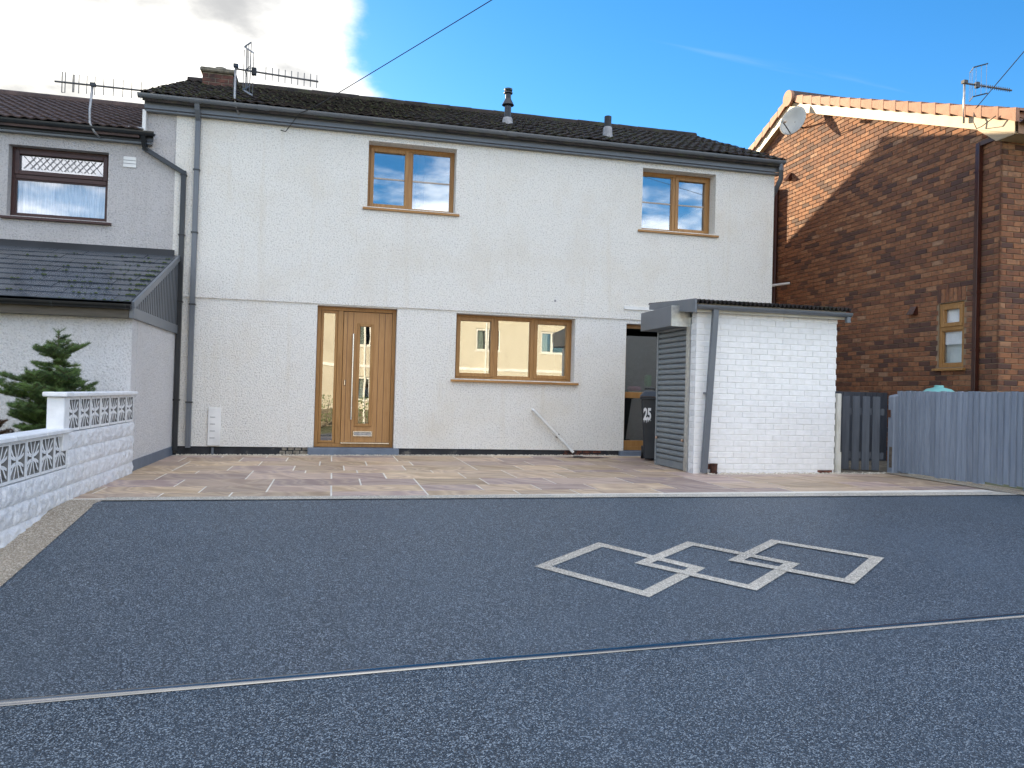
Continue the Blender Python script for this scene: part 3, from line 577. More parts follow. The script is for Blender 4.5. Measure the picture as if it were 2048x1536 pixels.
# leaded diamond lattice in the top light
b = MB(); zc, hh, w0, w1 = 3.912, .085, -4.04, -3.06
for k in range(-1, 14):
    xa = w0+k*.085
    for sg in (1, -1):
        p, q = Vector((xa, .142, zc-sg*hh)), Vector((xa+.145, .142, zc+sg*hh))
        if p.x > w0-.02 and q.x < w1+.02: b.tube([p, q], .005, 5)
b.build('lead_lattice', LEAD, nb)
b = MB(); n = 90; vs = []
for i in range(n+1):
    x = -4.12+1.14*i/n; y = .225+.022*math.sin(i*.9)+.012*math.sin(i*2.3); vs += [(x, y, 3.17), (x, y*.9+.03, 3.74)]
b.add(vs, [(2*i, 2*i+2, 2*i+3, 2*i+1) for i in range(n)]); b.build('net_curtain', NET, nb, smooth=True)
v = MB().box(-2.735, -2.565, -.02, -.005, 3.925, 4.075).build('wall_vent', WHITEP, nb, bevel=.004)
for z in (3.975, 4.02): MB().box(-2.73, -2.57, -.024, -.0195, z, z+.006).build('vent_louvre', GREY, v)
# porch
PW = 1.605
b = MB(); b.box(-12, -1.975, -2.44, -2.22, -.3, PW); b.box(-2.20, -1.97, -2.22, -.006, -.3, PW); b.build('porch_wall', PORCH_R, nb)
MB().box(-2.1, -1.958, -2.452, -.03, -.3, -.0).build('porch_plinth', STEP, nb)
PP = (2.70-1.80)/2.42; pa = math.atan(PP)
b = MB(); b.prism([(-12,-2.55,1.755),(-12,.0,1.755+2.55*PP),(-12,.0,1.70+2.55*PP),(-12,-2.55,1.70)], (10.03,0,0)); proof = b.build('porch_roof', DKGREY, nb)
sm = None; rs = random.Random(5)
cs, sn = math.cos(pa), math.sin(pa); sw, gauge, L_ = .38, .262, 2.74
def slate_at(x, s, w): return Vector((x, -2.58+s*cs, 1.765+s*sn))
slate_mesh = {}
far = MB()
for r in range(10):
    x = -1.965
    first = True
    while x > -6.2:
        w = sw if not (first and r % 2 == 0) else sw/2
        xc = x-w/2
        if xc+w/2 > -1.95: xc = -1.965-w/2
        loc = slate_at(xc, r*gauge, w)+Vector((0,0,rs.uniform(-.002,.003)))
        l = min(.36, L_-r*gauge)
        key = (round(l, 3), w)
        if key not in slate_mesh:
            hw = w/2-.002; pts = [(-hw,0,.010),(hw,0,.010),(hw,l,.000),(-hw,l,.000),(-hw,0,.018),(hw,0,.018),(hw,l,.008),(-hw,l,.008)]
            slate_mesh[key] = MB().hexa([(p[0], p[1]*cs-p[2]*sn, p[1]*sn+p[2]*cs) for p in pts]).mesh('slate', SLATE)
        link('slate', slate_mesh[key], proof, loc); x -= w; first = False
b = MB(); rm = random.Random(8)
for k in range(190):
    r = min(9, int(abs(rm.gauss(4.5, 2.6)))); x = -1.99-abs(rm.gauss(0, .9)); 
    if rm.random() < .35: x = -1.99-rm.random()*.12
    s = r*gauge+rm.uniform(-.01,.03); c = slate_at(x, s, 0)+Vector((0,0,.02)); q = rm.uniform(.006,.018)
    b.add([c+Vector((q*1.6,0,0)), c+Vector((-q,q,0)), c+Vector((-q,-q,0)), c+Vector((0,0,q))], [(0,1,3),(1,2,3),(2,0,3)])
stuff(b.build('slate_moss', MOSS, proof))
MB().prism([(-12,-.14,2.66),(-12,-.004,2.71),(-12,-.004,2.80),(-12,-.02,2.80)], (9.98,0,0)).build('lead_flashing', DKGREY, nb)
MB().box(-12, -1.99, -2.56, -2.535, 1.60, 1.70).build('porch_fascia', MAT('weathered_board', (.12,.105,.085), (.08,.07,.055), stretch=(1,10,10), rough=.8), nb)
gutter(-12, -1.955, -2.61, 1.742, .052).build('porch_gutter', BLACK, nb)
for x in (-2.02, -2.75, -3.5): MB().prism([(x, -2.61-.056*math.cos(math.pi*k/8), 1.742-.056*math.sin(math.pi*k/8)) for k in range(9)], (.02,0,0)).build('gutter_bracket', DKGREY, nb)
MB().prism([(-1.955,-2.50,1.71),(-1.955,-.01,1.71),(-1.955,-.01,1.72+2.5*PP)], (-.02,0,0)).build('gable_cladding', GREY, nb)
for k in range(1, 26):
    y = -2.45+k*.095; MB().box(-1.9555, -1.950, y, y+.006, 1.71, 1.69+(y+2.52)*PP).build('cladding_groove', DKGREY, nb)
MB().hexa([(-1.985,-2.56,1.60),(-1.935,-2.56,1.60),(-1.935,-.01,1.60),(-1.985,-.01,1.60),(-1.985,-2.56,1.72),(-1.935,-2.56,1.72),(-1.935,-.01,1.72),(-1.985,-.01,1.72)]).build('side_board', GREY, nb, bevel=.003)
MB().rbar([(-1.945,-2.57,1.745),(-1.945,-.01,1.75+2.56*PP)], .03, .07, (1,0,0)).build('barge_trim', GREY, nb)
# ---------------------------------------------------------------- brick house on the right
bh = thing('brick_house', (11, 0, -.1), 'red brown brick house with terracotta verge tiles on the right', 'house')
BX, BY0 = 9.0, -3.14; BRY, BRZ, BP = 1.76, 6.88, .407
bz = lambda y: BRZ-abs(y-BRY)*BP
GT = lambda u, d, z: (BX+d, -u, z)
b = MB(); b.prism([(BX+.012,BY0+.012,3.0),(BX+.012,6.6,3.0),(BX+.012,6.6,bz(6.6)-.1),(BX+.012,BRY,BRZ-.1),(BX+.012,BY0+.012,bz(BY0)-.1)], (6,0,0)); b.box(BX+.36, BX+6, BY0+.012, 6.6, -.4, 3.0)
wall_holes(b, 0, 0, 0, 0, [], 0, 0); b.build('wall', BMORT, bh)
weld(wall_holes(MB(GT), -6.6, -BY0-.012, -.4, 2.999, [(2.06, 2.54, 1.44, 2.39)], .012, .359).build('lower_wall', BMORT, bh))
BWIN = (2.06, 2.54, 1.44, 2.39)     # in -Y
bricks = []
def lay(plane, u0, u1, z0, zmax):
    k = 0; z = z0
    while z < zmax:
        u = u0-(.1125 if k % 2 else 0); 
        while u < u1:
            a, c = max(u, u0), min(u+.2185, u1)
            if c-a > .06: bricks.append((plane, (a+c)/2, z+.0325, c-a))
            u += .225
        k += 1; z += .075
lay('g', -BY0-.215-.225*26, -BY0-.0, -.1, 6.9); lay('f', BX, BX+2.7, -.1, 4.75)
near, rest = [], []
for (pl, u, z, l) in bricks:
    if pl == 'g':
        y = -u
        if z+.04 > bz(y)-.06: continue
        iv = None
        if z+.034 > 1.40 and z-.034 < 2.39: iv = (2.052, 2.548)
        elif z > 2.39 and z < 2.60: iv = (2.025, 2.572)
        if iv and u-l/2 < iv[1] and u+l/2 > iv[0]:
            pcs = [(u-l/2, iv[0]-.004), (iv[1]+.004, u+l/2)]
            pcs = [q for q in pcs if q[1]-q[0] > .03]
            if not pcs: continue
            c0, c1 = pcs[0]; u, l = (c0+c1)/2, c1-c0; y = -u
        p = Vector((BX, y, z))
    else: p = Vector((u, BY0, z))
    d_ = (p-CAM).length
    (near if z > 1.05 and (pl == 'f' and u < 9.75 or pl == 'g') else rest).append((d_, pl, p, l))
near.sort(key=lambda t: t[0]); rest += near[300:]; near = near[:300]
bm_cache = {}
def brick_shape(pl, l, h=.065, dep=.03, ch=.004):
    x, z = l/2, h/2
    v = [(-x,dep,-z),(x,dep,-z),(x,dep,z),(-x,dep,z),(-x,ch,-z),(x,ch,-z),(x,ch,z),(-x,ch,z),(-x+ch,0,-z+ch),(x-ch,0,-z+ch),(x-ch,0,z-ch),(-x+ch,0,z-ch)]
    f = [(8,9,10,11)]+[(i, (i+1)%4, 4+(i+1)%4, 4+i) for i in range(4)]+[(4+i, 4+(i+1)%4, 8+(i+1)%4, 8+i) for i in range(4)]
    return ([(p[1], -p[0], p[2]) for p in v] if pl == 'g' else v), f
for (_, pl, p, l) in near:
    key = (pl, round(l, 3))
    if key not in bm_cache: v, f = brick_shape(pl, l); bm_cache[key] = MB().add(v, f).mesh('brick', BRK)
    link('brick', bm_cache[key], bh, p)
b = MB()
for (_, pl, p, l) in rest:
    v, f = brick_shape(pl, l); b.add([(q[0]+p.x, q[1]+p.y, q[2]+p.z) for q in v], f)
stuff(b.build('brickwork', BRKI, bh))
# soldier course over small window
for k in range(7):
    u = 2.03+k*.0775; v, f = brick_shape('g', .065, .20); link('soldier_brick', MB().add(v, f).mesh('soldier_brick', BRK), bh, (BX, -u-.037, 2.50))
window(bh, GT, 2.06, 2.54, 1.44, 2.385, [(0,1,0,.62,0,0), (0,1,.62,1,1,0)], dep=.03, sillw=.05, glass=glass_mat('pale_glass', .03, (.97,.98,.98)))
MB(GT).box(2.12, 2.50, .085, .09, 1.78, 2.33).build('roller_blind', MAT('blind_fabric', (.9,.9,.9), rough=.9), bh)
MB(GT).box(2.065, 2.535, .16, .17, 1.445, 2.385).build('room_lining', MAT('pale_room', (.72,.80,.78), rough=.9), bh)
# roof with verge
b = MB(); b.prism([(BX-.10,BY0-.30,bz(BY0-.30)+.02),(BX-.10,BRY,BRZ+.02),(BX-.10,6.9,bz(6.9)+.02),(BX-.10,6.9,bz(6.9)-.05),(BX-.10,BRY,BRZ-.06),(BX-.10,BY0-.30,bz(BY0-.30)-.05)], (6,0,0)); broof = b.build('roof', TERRA, bh)
roof_slope(BX-.06, BX+5.9, BY0-.34, bz(BY0-.34)+.03, BP, 19, .29, .30, lambda x, r: False, broof, TILE2, MAT('dark_roof_tile', (.06,.045,.04), rough=.8), 'tile_courses')
for side in (-1, 1):
    for k in range(18):
        s = k*.298; yv = BRY+side*(5.22-s)*math.cos(math.atan(BP)) if False else None
        y0 = (BY0-.36)+k*.282 if side < 0 else 6.95-k*.282-.0
        y1 = y0+.282*(1 if side < 0 else -1); 
        if (side < 0 and y1 > BRY+.02) or (side > 0 and y1 < BRY-.02): continue
        f = .012
        pts = [(BX-.15,y0,bz(y0)-.115),(BX-.15,y1,bz(y1)-.09+f),(BX-.15,y1,bz(y1)+.045),(BX-.15,y0,bz(y0)+.075)]
        MB().prism(pts, (.06+.0,0,0)).add([], []).build('verge_tile', TERRA, broof, bevel=.006)
        MB().prism([(BX-.09,y0,bz(y0)+.04),(BX-.09,y1,bz(y1)+.02),(BX-.09,y1,bz(y1)+.055),(BX-.09,y0,bz(y0)+.075)], (.2,0,0)).build('verge_tile_top', TERRA, broof)
MB().tube([(BX-.16,BRY,BRZ+.02),(BX+5.9,BRY,BRZ+.02)], .12, 14).build('ridge', TILE2, broof)
MB().tube([(BX-.19,BRY,BRZ-.02),(BX-.13,BRY,BRZ-.02)], .155, 22).build('ridge_end_cap', TERRA, broof)
for side in (-1, 1):
    ya = BY0-.30 if side < 0 else 6.9
    MB().prism([(BX-.085,ya,bz(ya)-.27),(BX-.085,BRY-side*0,BRZ-.27),(BX-.085,BRY,BRZ-.10),(BX-.085,ya,bz(ya)-.10)], (-.022,0,0)).build('bargeboard', CREAMB, bh)
    MB().prism([(BX-.084,ya,bz(ya)-.262),(BX-.084,BRY,BRZ-.262),(BX-.084,BRY,BRZ-.245),(BX-.084,ya,bz(ya)-.245)], (.10,0,0)).build('verge_soffit', CREAMB, bh)
MB().prism([(BX-.08,BY0-.32,bz(BY0-.3)-.27),(BX-.08,BY0+.02,bz(BY0-.3)-.27),(BX-.08,BY0+.35,bz(BY0+.35)-.272),(BX-.08,BY0-.32,bz(BY0-.32)-.272)], (6,0,0)).build('eaves_box', CREAMB, bh)
MB().box(BX-.08, BX+6, BY0-.34, BY0-.322, bz(BY0-.3)-.28, bz(BY0-.3)-.08).build('fascia', MAT('orange_fascia', (.30,.16,.08), rough=.5), bh)
gutter(BX-.12, BX+6, BY0-.40, bz(BY0-.34)-.08, .058).build('gutter', BROWNP, bh)
b = MB(); b.rbar([(BX+.22,BY0-.40,4.55),(BX+.20,BY0-.40,4.46),(BX-.04,BY0+.20,4.27),(BX-.055,BY0+.33,4.22),(BX-.055,BY0+.35,4.12),(BX-.055,BY0+.35,-.1)], .07, .07, (0,1,0)) if False else None
b = MB(); b.rbar([(BX+.20,BY0-.40,4.70),(BX+.20,BY0-.40,4.60)], .07, .07, (1,0,0)); b.rbar([(BX+.22,BY0-.42,4.66),(BX-.05,BY0+.34,4.54)], .068, .068, (0,0,1)); b.rbar([(BX-.05,BY0+.33,4.56),(BX-.05,BY0+.33,-.1)], .068, .068, (0,1,0))
bdp = b.build('downpipe', BROWNP, bh, bevel=.004)
for z in (4.15, 2.45, 1.65): MB().box(BX-.09, BX, BY0+.295, BY0+.385, z, z+.022).build('pipe_clip', BROWNP, bdp)
MB().tube([(BX-.012,BY0+.41,4.4),(BX-.012,BY0+.415,2.5),(BX-.012,BY0+.40,1.0)], .005, 5).build('wall_cable', OLDWHITE, bh)
MB().tube([(BX-.06,2.30,5.2),(BX-.06,2.30,-.1)], .06, 12).build('shadow_band_pipe', BROWNP, bh)  # dark pipe added in place of a vertical shadow band on the gable
for (y, z) in ((1.90, 5.36), (-1.58, 2.34)):
    MB().hexa([(BX-.10,y-.075,z-.07),(BX,y-.075,z-.07),(BX,y+.075,z-.07),(BX-.10,y+.075,z-.07),(BX-.02,y-.06,z+.06),(BX,y-.06,z+.06),(BX,y+.06,z+.06),(BX-.02,y+.06,z+.06)]).build('wall_vent', BROWNP, bh)
MB().tube([(BX,1.84,3.22),(8.55,1.85,3.14)], .025, 10).build('overflow_pipe', WHITEP, bh)
# dish
dish = thing('satellite_dish', (BX, 1.41, 6.2), 'cream satellite dish under the brick gable verge', 'satellite dish')
nrm = Vector((-.86,-.44,.26)).normalized(); sx = nrm.cross(Vector((0,0,1))).normalized(); sy = sx.cross(nrm).normalized(); dc = Vector((8.70,1.38,6.28))
b = MB(); rings, n = 7, 28; vs = []
for t in (0, -.008):
    for i in range(rings+1):
        r = i/rings
        for k in range(n): vs.append(dc+sx*(.27*r*math.cos(2*math.pi*k/n))+sy*(.30*r*math.sin(2*math.pi*k/n))+nrm*(.07*(r*r-1)+t))
fs = []
for t in (0, 1):
    o = t*(rings+1)*n
    fs += [(o+i*n+k, o+i*n+(k+1)%n, o+(i+1)*n+(k+1)%n, o+(i+1)*n+k) for i in range(rings) for k in range(n)]
o = rings*n; q = (2*rings+1)*n; fs += [(o+k, o+(k+1)%n, q+(k+1)%n, q+k) for k in range(n)]
b.add(vs, fs); b.build('reflector', MAT('dish_cream', (.52,.50,.44), rough=.55), dish, smooth=True)
lnb = dc+nrm*.32-sy*.20
MB().tube([dc-sy*.28-nrm*.02, lnb], .010, 8).build('arm', BLACK, dish); MB().tube([lnb-nrm*.0+sy*.0, lnb-nrm*.09+sy*.05], .03, 10).build('receiver', OLDWHITE, dish)
MB().tube([dc-nrm*.07, (BX-.03, 1.48, 6.20), (BX, 1.48, 6.20)], .018, 8).build('mount', BLACK, dish)
# ---------------------------------------------------------------- white brick store
st = thing('brick_store', (5.8, -2.2, -.08), 'white painted brick store with grey roller shutter in front of the house', 'store')
SX0, SX1, SY0, SY1 = 4.75, 6.80, -2.75, -1.50; SB = -.10
MB().box(SX0+.012, SX1-.012, SY0+.012, SY1, SB-.1, 2.03).build('core_wall', BLOCKS, st) if False else None
b = MB(); b.box(SX0+.008, SX1-.008, SY0+.0075, SY0+.11, SB-.1, 2.03); b.box(SX1-.11, SX1-.01, SY0+.11, SY1, SB-.1, 2.03); b.box(SX0+.1, SX1-.11, SY1-.1, SY1, SB-.1, 2.03); b.box(SX0+.005, SX0+.11, SY0+.11, -2.53, SB-.1, 2.03)
b.box(SX0+.012, SX0+.11, -1.60, SY1, SB-.1, 2.03); b.box(SX0+.02, SX0+.11, -2.53, -1.60, 1.83, 2.03); b.build('wall_core', PAINTW, st)
sb_cache = {}
k = 0; z = SB+.004
def sbrick(pl, p, l, m=PAINTW, nm='brick'):
    key = (pl, round(l, 3), m.name)
    if key not in sb_cache: v, f = brick_shape(pl, l, .069, .03, .004); sb_cache[key] = MB().add(v, f).mesh('brick', m)
    o = link(nm, sb_cache[key], st, p); return o
OLDBRICK = MAT('bare_red_brick', (.20,.075,.05), (.05,.025,.02), scale=25, rough=.9, b=.6)
rb = random.Random(2)
while z < 2.01:
    u = SX0-(.1125 if k % 2 else 0)
    while u < SX1:
        a, c = max(u, SX0), min(u+.2195, SX1)
        if c-a > .05:
            bare = (k == 0 and abs((a+c)/2-6.62) < .1) or (k in (0, 1) and abs((a+c)/2-4.98) < .09 and c-a < .3 and k == 1)
            sbrick('f', ((a+c)/2, SY0+rb.uniform(-.0015,.0015), z+.034), c-a, OLDBRICK if bare else PAINTW)
        u += .225
    # short return on the shutter side
    a, c = (2.535, 2.745)
    if k % 2: sbrick('g', (SX0, -(a+c)/2, z+.034), c-a)
    else: sbrick('g', (SX0, -(a+.1), z+.034), .095); sbrick('g', (SX0, -(c-.05), z+.034), .097)
    z += .075; k += 1
# shutter
sh = MB().box(SX0-.015, SX0+.03, -2.53, -2.49, -.07, 1.84).build('shutter_guide', GALV, st); MB().box(SX0-.015, SX0+.03, -1.60, -1.565, -.07, 1.84).build('shutter_guide', SHUT, st)
MB().box(SX0-.02, SX0-.012, -2.60, -2.53, -.07, 1.84).build('guide_flange', GALV, st)
z = .03; 
MB().box(SX0+.002, SX0+.02, -2.49, -1.60, -.065, .028).build('bottom_rail', SHUT, st)
sl_mesh = None
while z < 1.80:
    if sl_mesh is None:
        pr = [(0,.0),(-.014,.012),(-.018,.030),(-.014,.050),(0,.064),(.006,.064),(.006,0)]
        sl_mesh = MB().prism([(x, -.445, zz) for x, zz in pr], (0,.89,0)).mesh('shutter_slat', SHUT)
    link('shutter_slat', sl_mesh, st, (SX0+.008, -2.045, z)); z += .0735
for y in (-2.45, -1.62):
    z = .31 if y < -2 else .30
    MB().lathe([(.018,0),(.02,.01),(.018,.03)], (SX0-.02, y, z), 10).build('lock', MAT('brass_lock', (.45,.30,.22), rough=.35, metal=.8), st)
MB().box(SX0-.25, SX0+.02, -2.52, -1.50, 1.82, 2.08).build('shutter_box', GREY, st, bevel=.004)
MB().box(SX0-.252, SX0+.02, -2.545, -2.521, 1.815, 2.085).build('box_end_plate', GALV, st)
MB().box(SX0-.0, SX0+.022, -2.62, -2.546, 1.84, 2.07).build('end_bracket', GALV, st)
# roof
MB().hexa([(4.60,-2.99,1.955),(4.63,-2.99,1.955),(4.63,-1.55,2.13),(4.60,-1.55,2.13),(4.60,-2.99,2.13),(4.63,-2.99,2.13),(4.63,-1.55,2.215),(4.60,-1.55,2.215)]).build('side_fascia', GREY, st, bevel=.003)
MB().box(4.63, 6.86, -2.83, -2.80, 1.985, 2.10).build('fascia', OLDWHITE, st)
sg = gutter(4.66, 6.90, -2.885, 2.065, .052).build('gutter', GREY, st)
for x in (4.95, 5.9, 6.78): MB().prism([(x, -2.885-.056*math.cos(math.pi*j/8), 2.065-.056*math.sin(math.pi*j/8)) for j in range(9)], (.025,0,0)).build('gutter_bracket', GREY, sg)
MB().rbar([(6.86,-2.88,2.03),(6.86,-2.88,1.94)], .05, .05, (1,0,0)).build('gutter_stub', GREY, st)
b = MB(); n = 230; vs = []
for t in (0, .008):
    for (y, zz) in ((-2.93, 2.095), (-1.45, 2.20)):
        for i in range(n+1): x = 4.63+2.25*i/n; vs.append((x, y, zz+.024*math.sin(i*2*math.pi/6.2)+.010+t))
q = n+1; fs = [(i, i+1, q+i+1, q+i) for i in range(n)]+[(2*q+i, 2*q+i+1, 3*q+i+1, 3*q+i) for i in range(n)]+[(i, i+1, 2*q+i+1, 2*q+i) for i in range(n)]
b.add(vs, fs); b.build('corrugated_roof', TILE, st)
b = MB(); b.rbar([(4.945,-2.875,2.04),(4.865,-2.815,-.06)], .075, .06, (1,0,0)); b.build('downpipe', GREY, st, bevel=.004)
MB().box(4.86, 4.96, -2.84, -2.755, .94, .965).build('pipe_clip', GREY, st)
MB().box(6.81, 6.865, -2.78, -2.72, -.1, 1.0).build('white_post', OLDWHITE, st, bevel=.004); MB().box(6.815, 6.87, -2.79, -2.785, -.1, .22).build('post_patch', OLDWHITE, st)
b = MB(); b.lathe([(.05,0),(.05,.03),(.042,.035),(.045,.12),(.05,.14)], (5.01,-2.80,-.085), 14); b.build('cast_iron_gully', MAT('rust', (.09,.035,.02), (.03,.015,.012), scale=30, rough=.9), st)
# ---------------------------------------------------------------- fence and gate
fe = thing('board_fence', (7.7, -5, -.1), 'blue grey vertical board fence along the right side of the patio', 'fence')
y = -2.86; fm = {}; rf = random.Random(6); i = 0
while y > -8.4:
    zb = gz(7.7, y)+.03+rf.uniform(-.012,.012)+(.03 if y < -4.3 else 0); h = round(1.055-zb, 2)
    if h not in fm: fm[h] = MB().hexa([(-.016,-.046,0),(.014,-.046,0),(.018,.046,0),(.008,.046,0),(-.016,-.046,h),(.014,-.046,h),(.018,.046,h),(.008,.046,h)]).mesh('fence_board', FENCEM)
    o = link('fence_board', fm[h], fe, (7.69+rf.uniform(-.003,.003), y, zb)); o.rotation_euler = (rf.uniform(-.006,.006), 0, 0); y -= .086; i += 1
for z in (.15, .85): MB().box(7.712, 7.75, -8.4, -2.85, z, z+.08).build('rail', FENCEM, fe)
for yy in (-2.95, -4.8, -6.6, -8.3): MB().box(7.752, 7.85, yy-.05, yy+.05, -.3, 1.0).build('post', FENCEM, fe)
ga = thing('wooden_gate', (7.25, -2.4, -.08), 'dark grey paling gate between the white store and the fence', 'gate')
g0, g1 = Vector((6.90,-2.32,0)), Vector((7.60,-2.72,0)); gd = (g1-g0).normalized(); gn = Vector((gd.y,-gd.x,0))
if gn.y > 0: gn = -gn
def gbox(b, s0, s1, d0, d1, z0, z1):
    P_ = lambda s, d, z: g0+gd*s+gn*d+Vector((0,0,z)); return b.hexa([P_(s0,d0,z0),P_(s1,d0,z0),P_(s1,d1,z0),P_(s0,d1,z0),P_(s0,d0,z1),P_(s1,d0,z1),P_(s1,d1,z1),P_(s0,d1,z1)])
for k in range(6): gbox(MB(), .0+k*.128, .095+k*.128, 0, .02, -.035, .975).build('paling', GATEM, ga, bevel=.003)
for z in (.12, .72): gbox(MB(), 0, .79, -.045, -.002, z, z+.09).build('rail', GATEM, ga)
gp_ = thing('gate_post', (7.68,-2.79,-.1), 'square grey gate post with chamfered top at the fence end', 'gate post')
MB().hexa([(7.615,-2.86,-.2),(7.735,-2.86,-.2),(7.735,-2.74,-.2),(7.615,-2.74,-.2),(7.615,-2.86,.99),(7.735,-2.86,1.02),(7.735,-2.74,1.02),(7.615,-2.74,.99)]).build('post', FENCEM, gp_, bevel=.012)
MB().box(7.609, 7.6145, -2.84, -2.79, .02, .30).build('worn_patch', BARK, gp_)
MB().box(7.60, 7.6145, -2.80, -2.75, .70, .80).build('hinge', MAT('rusty_hinge', (.12,.05,.03), rough=.9), gp_)
bf = thing('back_fence', (7.9,-1.2,-.1), 'dark board fence standing behind the paling gate', 'fence')
for k in range(14):
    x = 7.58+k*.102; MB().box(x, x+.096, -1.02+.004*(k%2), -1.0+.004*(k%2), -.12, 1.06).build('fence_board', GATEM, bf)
# ---------------------------------------------------------------- garden wall
gw = thing('garden_wall', (-2.0,-5,-.2), 'white painted garden wall with pierced screen blocks and stepped coping', 'wall')
WXF = -1.925      # face
HOLE = MAT('hole_shade_grey', (.30,.30,.30), (.20,.20,.20), rough=.95)  # darker grey paints the shade on the inner sides of the pierced holes
def screen_block(sz=.29):
    """pierced block in the Y-Z plane, centred: frame plus eight curved ribs meeting in the middle"""
    b = MB(); h = sz/2; t = .045; fr = .022
    for (a, c, e, f) in ((-h,h,h-fr,h),(-h,h,-h,-h+fr),(-h,-h+fr,-h+fr,h-fr),(h-fr,h,-h+fr,h-fr)): b.box(-t, t, a, c, e, f)
    def rib(pts, w):
        for (y0, z0), (y1, z1) in zip(pts, pts[1:]):
            dv = Vector((0, y1-y0, z1-z0)).normalized(); nv = Vector((0, -dv.z, dv.y))*w/2; p, q = Vector((0,y0,z0)), Vector((0,y1,z1))
            b.hexa([p+nv+Vector((-t+.008,0,0)), p-nv+Vector((-t+.008,0,0)), q-nv+Vector((-t+.008,0,0)), q+nv+Vector((-t+.008,0,0)), p+nv+Vector((t-.008,0,0)), p-nv+Vector((t-.008,0,0)), q-nv+Vector((t-.008,0,0)), q+nv+Vector((t-.008,0,0))])
    for sy in (-1, 1):
        for sz_ in (-1, 1):
            rib([(0,0),(sy*.018,sz_*.05),(sy*.038,sz_*.10),(sy*.048,sz_*(h-fr+.004))], .017)
            rib([(sy*.012,sz_*.012),(sy*.062,sz_*.035),(sy*.10,sz_*.085),(sy*(h-fr+.004),sz_*(h-fr-.02))], .019)
            rib([(sy*.0,sz_*.012),(sy*.07,sz_*.022),(sy*(h-fr+.004),sz_*.045)], .020)
    b.box(-t+.006, t-.006, -.022, .022, -.022, .022)
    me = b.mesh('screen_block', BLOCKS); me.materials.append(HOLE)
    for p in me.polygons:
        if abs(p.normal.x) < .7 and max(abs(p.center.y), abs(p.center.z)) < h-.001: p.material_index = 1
    return me
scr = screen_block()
def rock_block(l, h, sd):
    r = random.Random(sd); b = MB(); ny, nz = 14, 6; x0 = 0; vs = []
    for j in range(nz+1):
        for i in range(ny+1):
            e = min(i, ny-i, 1) and min(j, nz-j, 1)
            x = (.010+r.random()*.005+.007*math.sin(i*.9+sd+.8*math.sin(j*1.3))*math.sin(j*1.4+sd)) if e else .004*(0 if (i in (0, ny) or j in (0, nz)) else 1)
            vs.append((x, -l/2+l*i/ny, -h/2+h*j/nz))
    fs = [(j*(ny+1)+i, j*(ny+1)+i+1, (j+1)*(ny+1)+i+1, (j+1)*(ny+1)+i) for j in range(nz) for i in range(ny)]
    b.add(vs, fs); b.box(-.11, -.001, -l/2, l/2, -h/2, h/2); return b.mesh('walling_block', BLOCKW, smooth=True)
rocks = [rock_block(.436, .144, s) for s in range(4)]; short = [rock_block(.20, .144, 9)]
def section(ya, yb, ztop, nrow):      # ya far, yb near
    L2 = ya-yb; n = int(round(L2/.30))
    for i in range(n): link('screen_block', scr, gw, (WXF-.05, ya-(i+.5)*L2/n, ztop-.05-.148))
    z = ztop-.05-.30
    for r in range(nrow):
        y = ya+(.22 if r % 2 else 0); 
        while y > yb+.02:
            a, c = min(y, ya), max(y-.44, yb)
            if a-c > .3: link('walling_block', rocks[rb.randint(0,3)], gw, (WXF, (a+c)/2, z-.075)).scale = (1, (a-c-.004)/.436, 1)
            elif a-c > .05: link('walling_block', short[0], gw, (WXF, (a+c)/2, z-.075)).scale = (1, (a-c-.004)/.20, 1)
            y -= .44
        z -= .15
    MB().box(WXF-.108, WXF-.004, yb, ya, z, ztop-.352).build('joint_backing', BLOCKS, gw)
    y = ya; 
    while y > yb-.001:
        c = max(y-.60, yb-.04)
        if y-c > .1: MB().hexa([(WXF-.145,c+.003,ztop-.05),(WXF+.035,c+.003,ztop-.05),(WXF+.035,y,ztop-.05),(WXF-.145,y,ztop-.05),(WXF-.145,c+.003,ztop-.012),(WXF+.035,c+.003,ztop-.012),(WXF+.035,y,ztop-.012),(WXF-.145,y,ztop-.012)]).build('coping_stone', BLOCKS, gw, bevel=.008)
        y -= .60
section(-2.46, -4.66, .80, 5); section(-4.66, -9.4, .50, 6)
MB().box(WXF-.125, WXF+.008, -4.80, -4.665, .30, .748).build('pier', BLOCKS, gw, bevel=.006)
MB().box(WXF-.15, WXF+.037, -4.84, -4.66, .751, .79).build('pier_cap', BLOCKS, gw, bevel=.008)
# ---------------------------------------------------------------- wheelie bin with its number
wb = thing('wheelie_bin', (5.085,-.83,-.08), 'dark wheelie bin painted with number 25 beside the roller shutter', 'bin')
bx0, bx1, by0, by1 = 4.835, 5.335, -1.10, -.56
zb = gz(5.1, -.7)+.005
MB().hexa([(bx0+.06,by0+.05,zb+.02),(bx1-.06,by0+.05,zb+.02),(bx1-.06,by1-.10,zb+.02),(bx0+.06,by1-.10,zb+.02),(bx0,by0,zb+.94),(bx1,by0,zb+.94),(bx1,by1,zb+.94),(bx0,by1,zb+.94)]).build('body', BINM, wb, bevel=.02)
MB().hexa([(bx0-.02,by0-.03,zb+.92),(bx1+.02,by0-.03,zb+.92),(bx1+.02,by1+.02,zb+.92),(bx0-.02,by1+.02,zb+.92),(bx0-.02,by0-.03,zb+.96),(bx1+.02,by0-.03,zb+.96),(bx1+.02,by1+.02,zb+.96),(bx0-.02,by1+.02,zb+.96)]).build('rim', BINM, wb, bevel=.01)
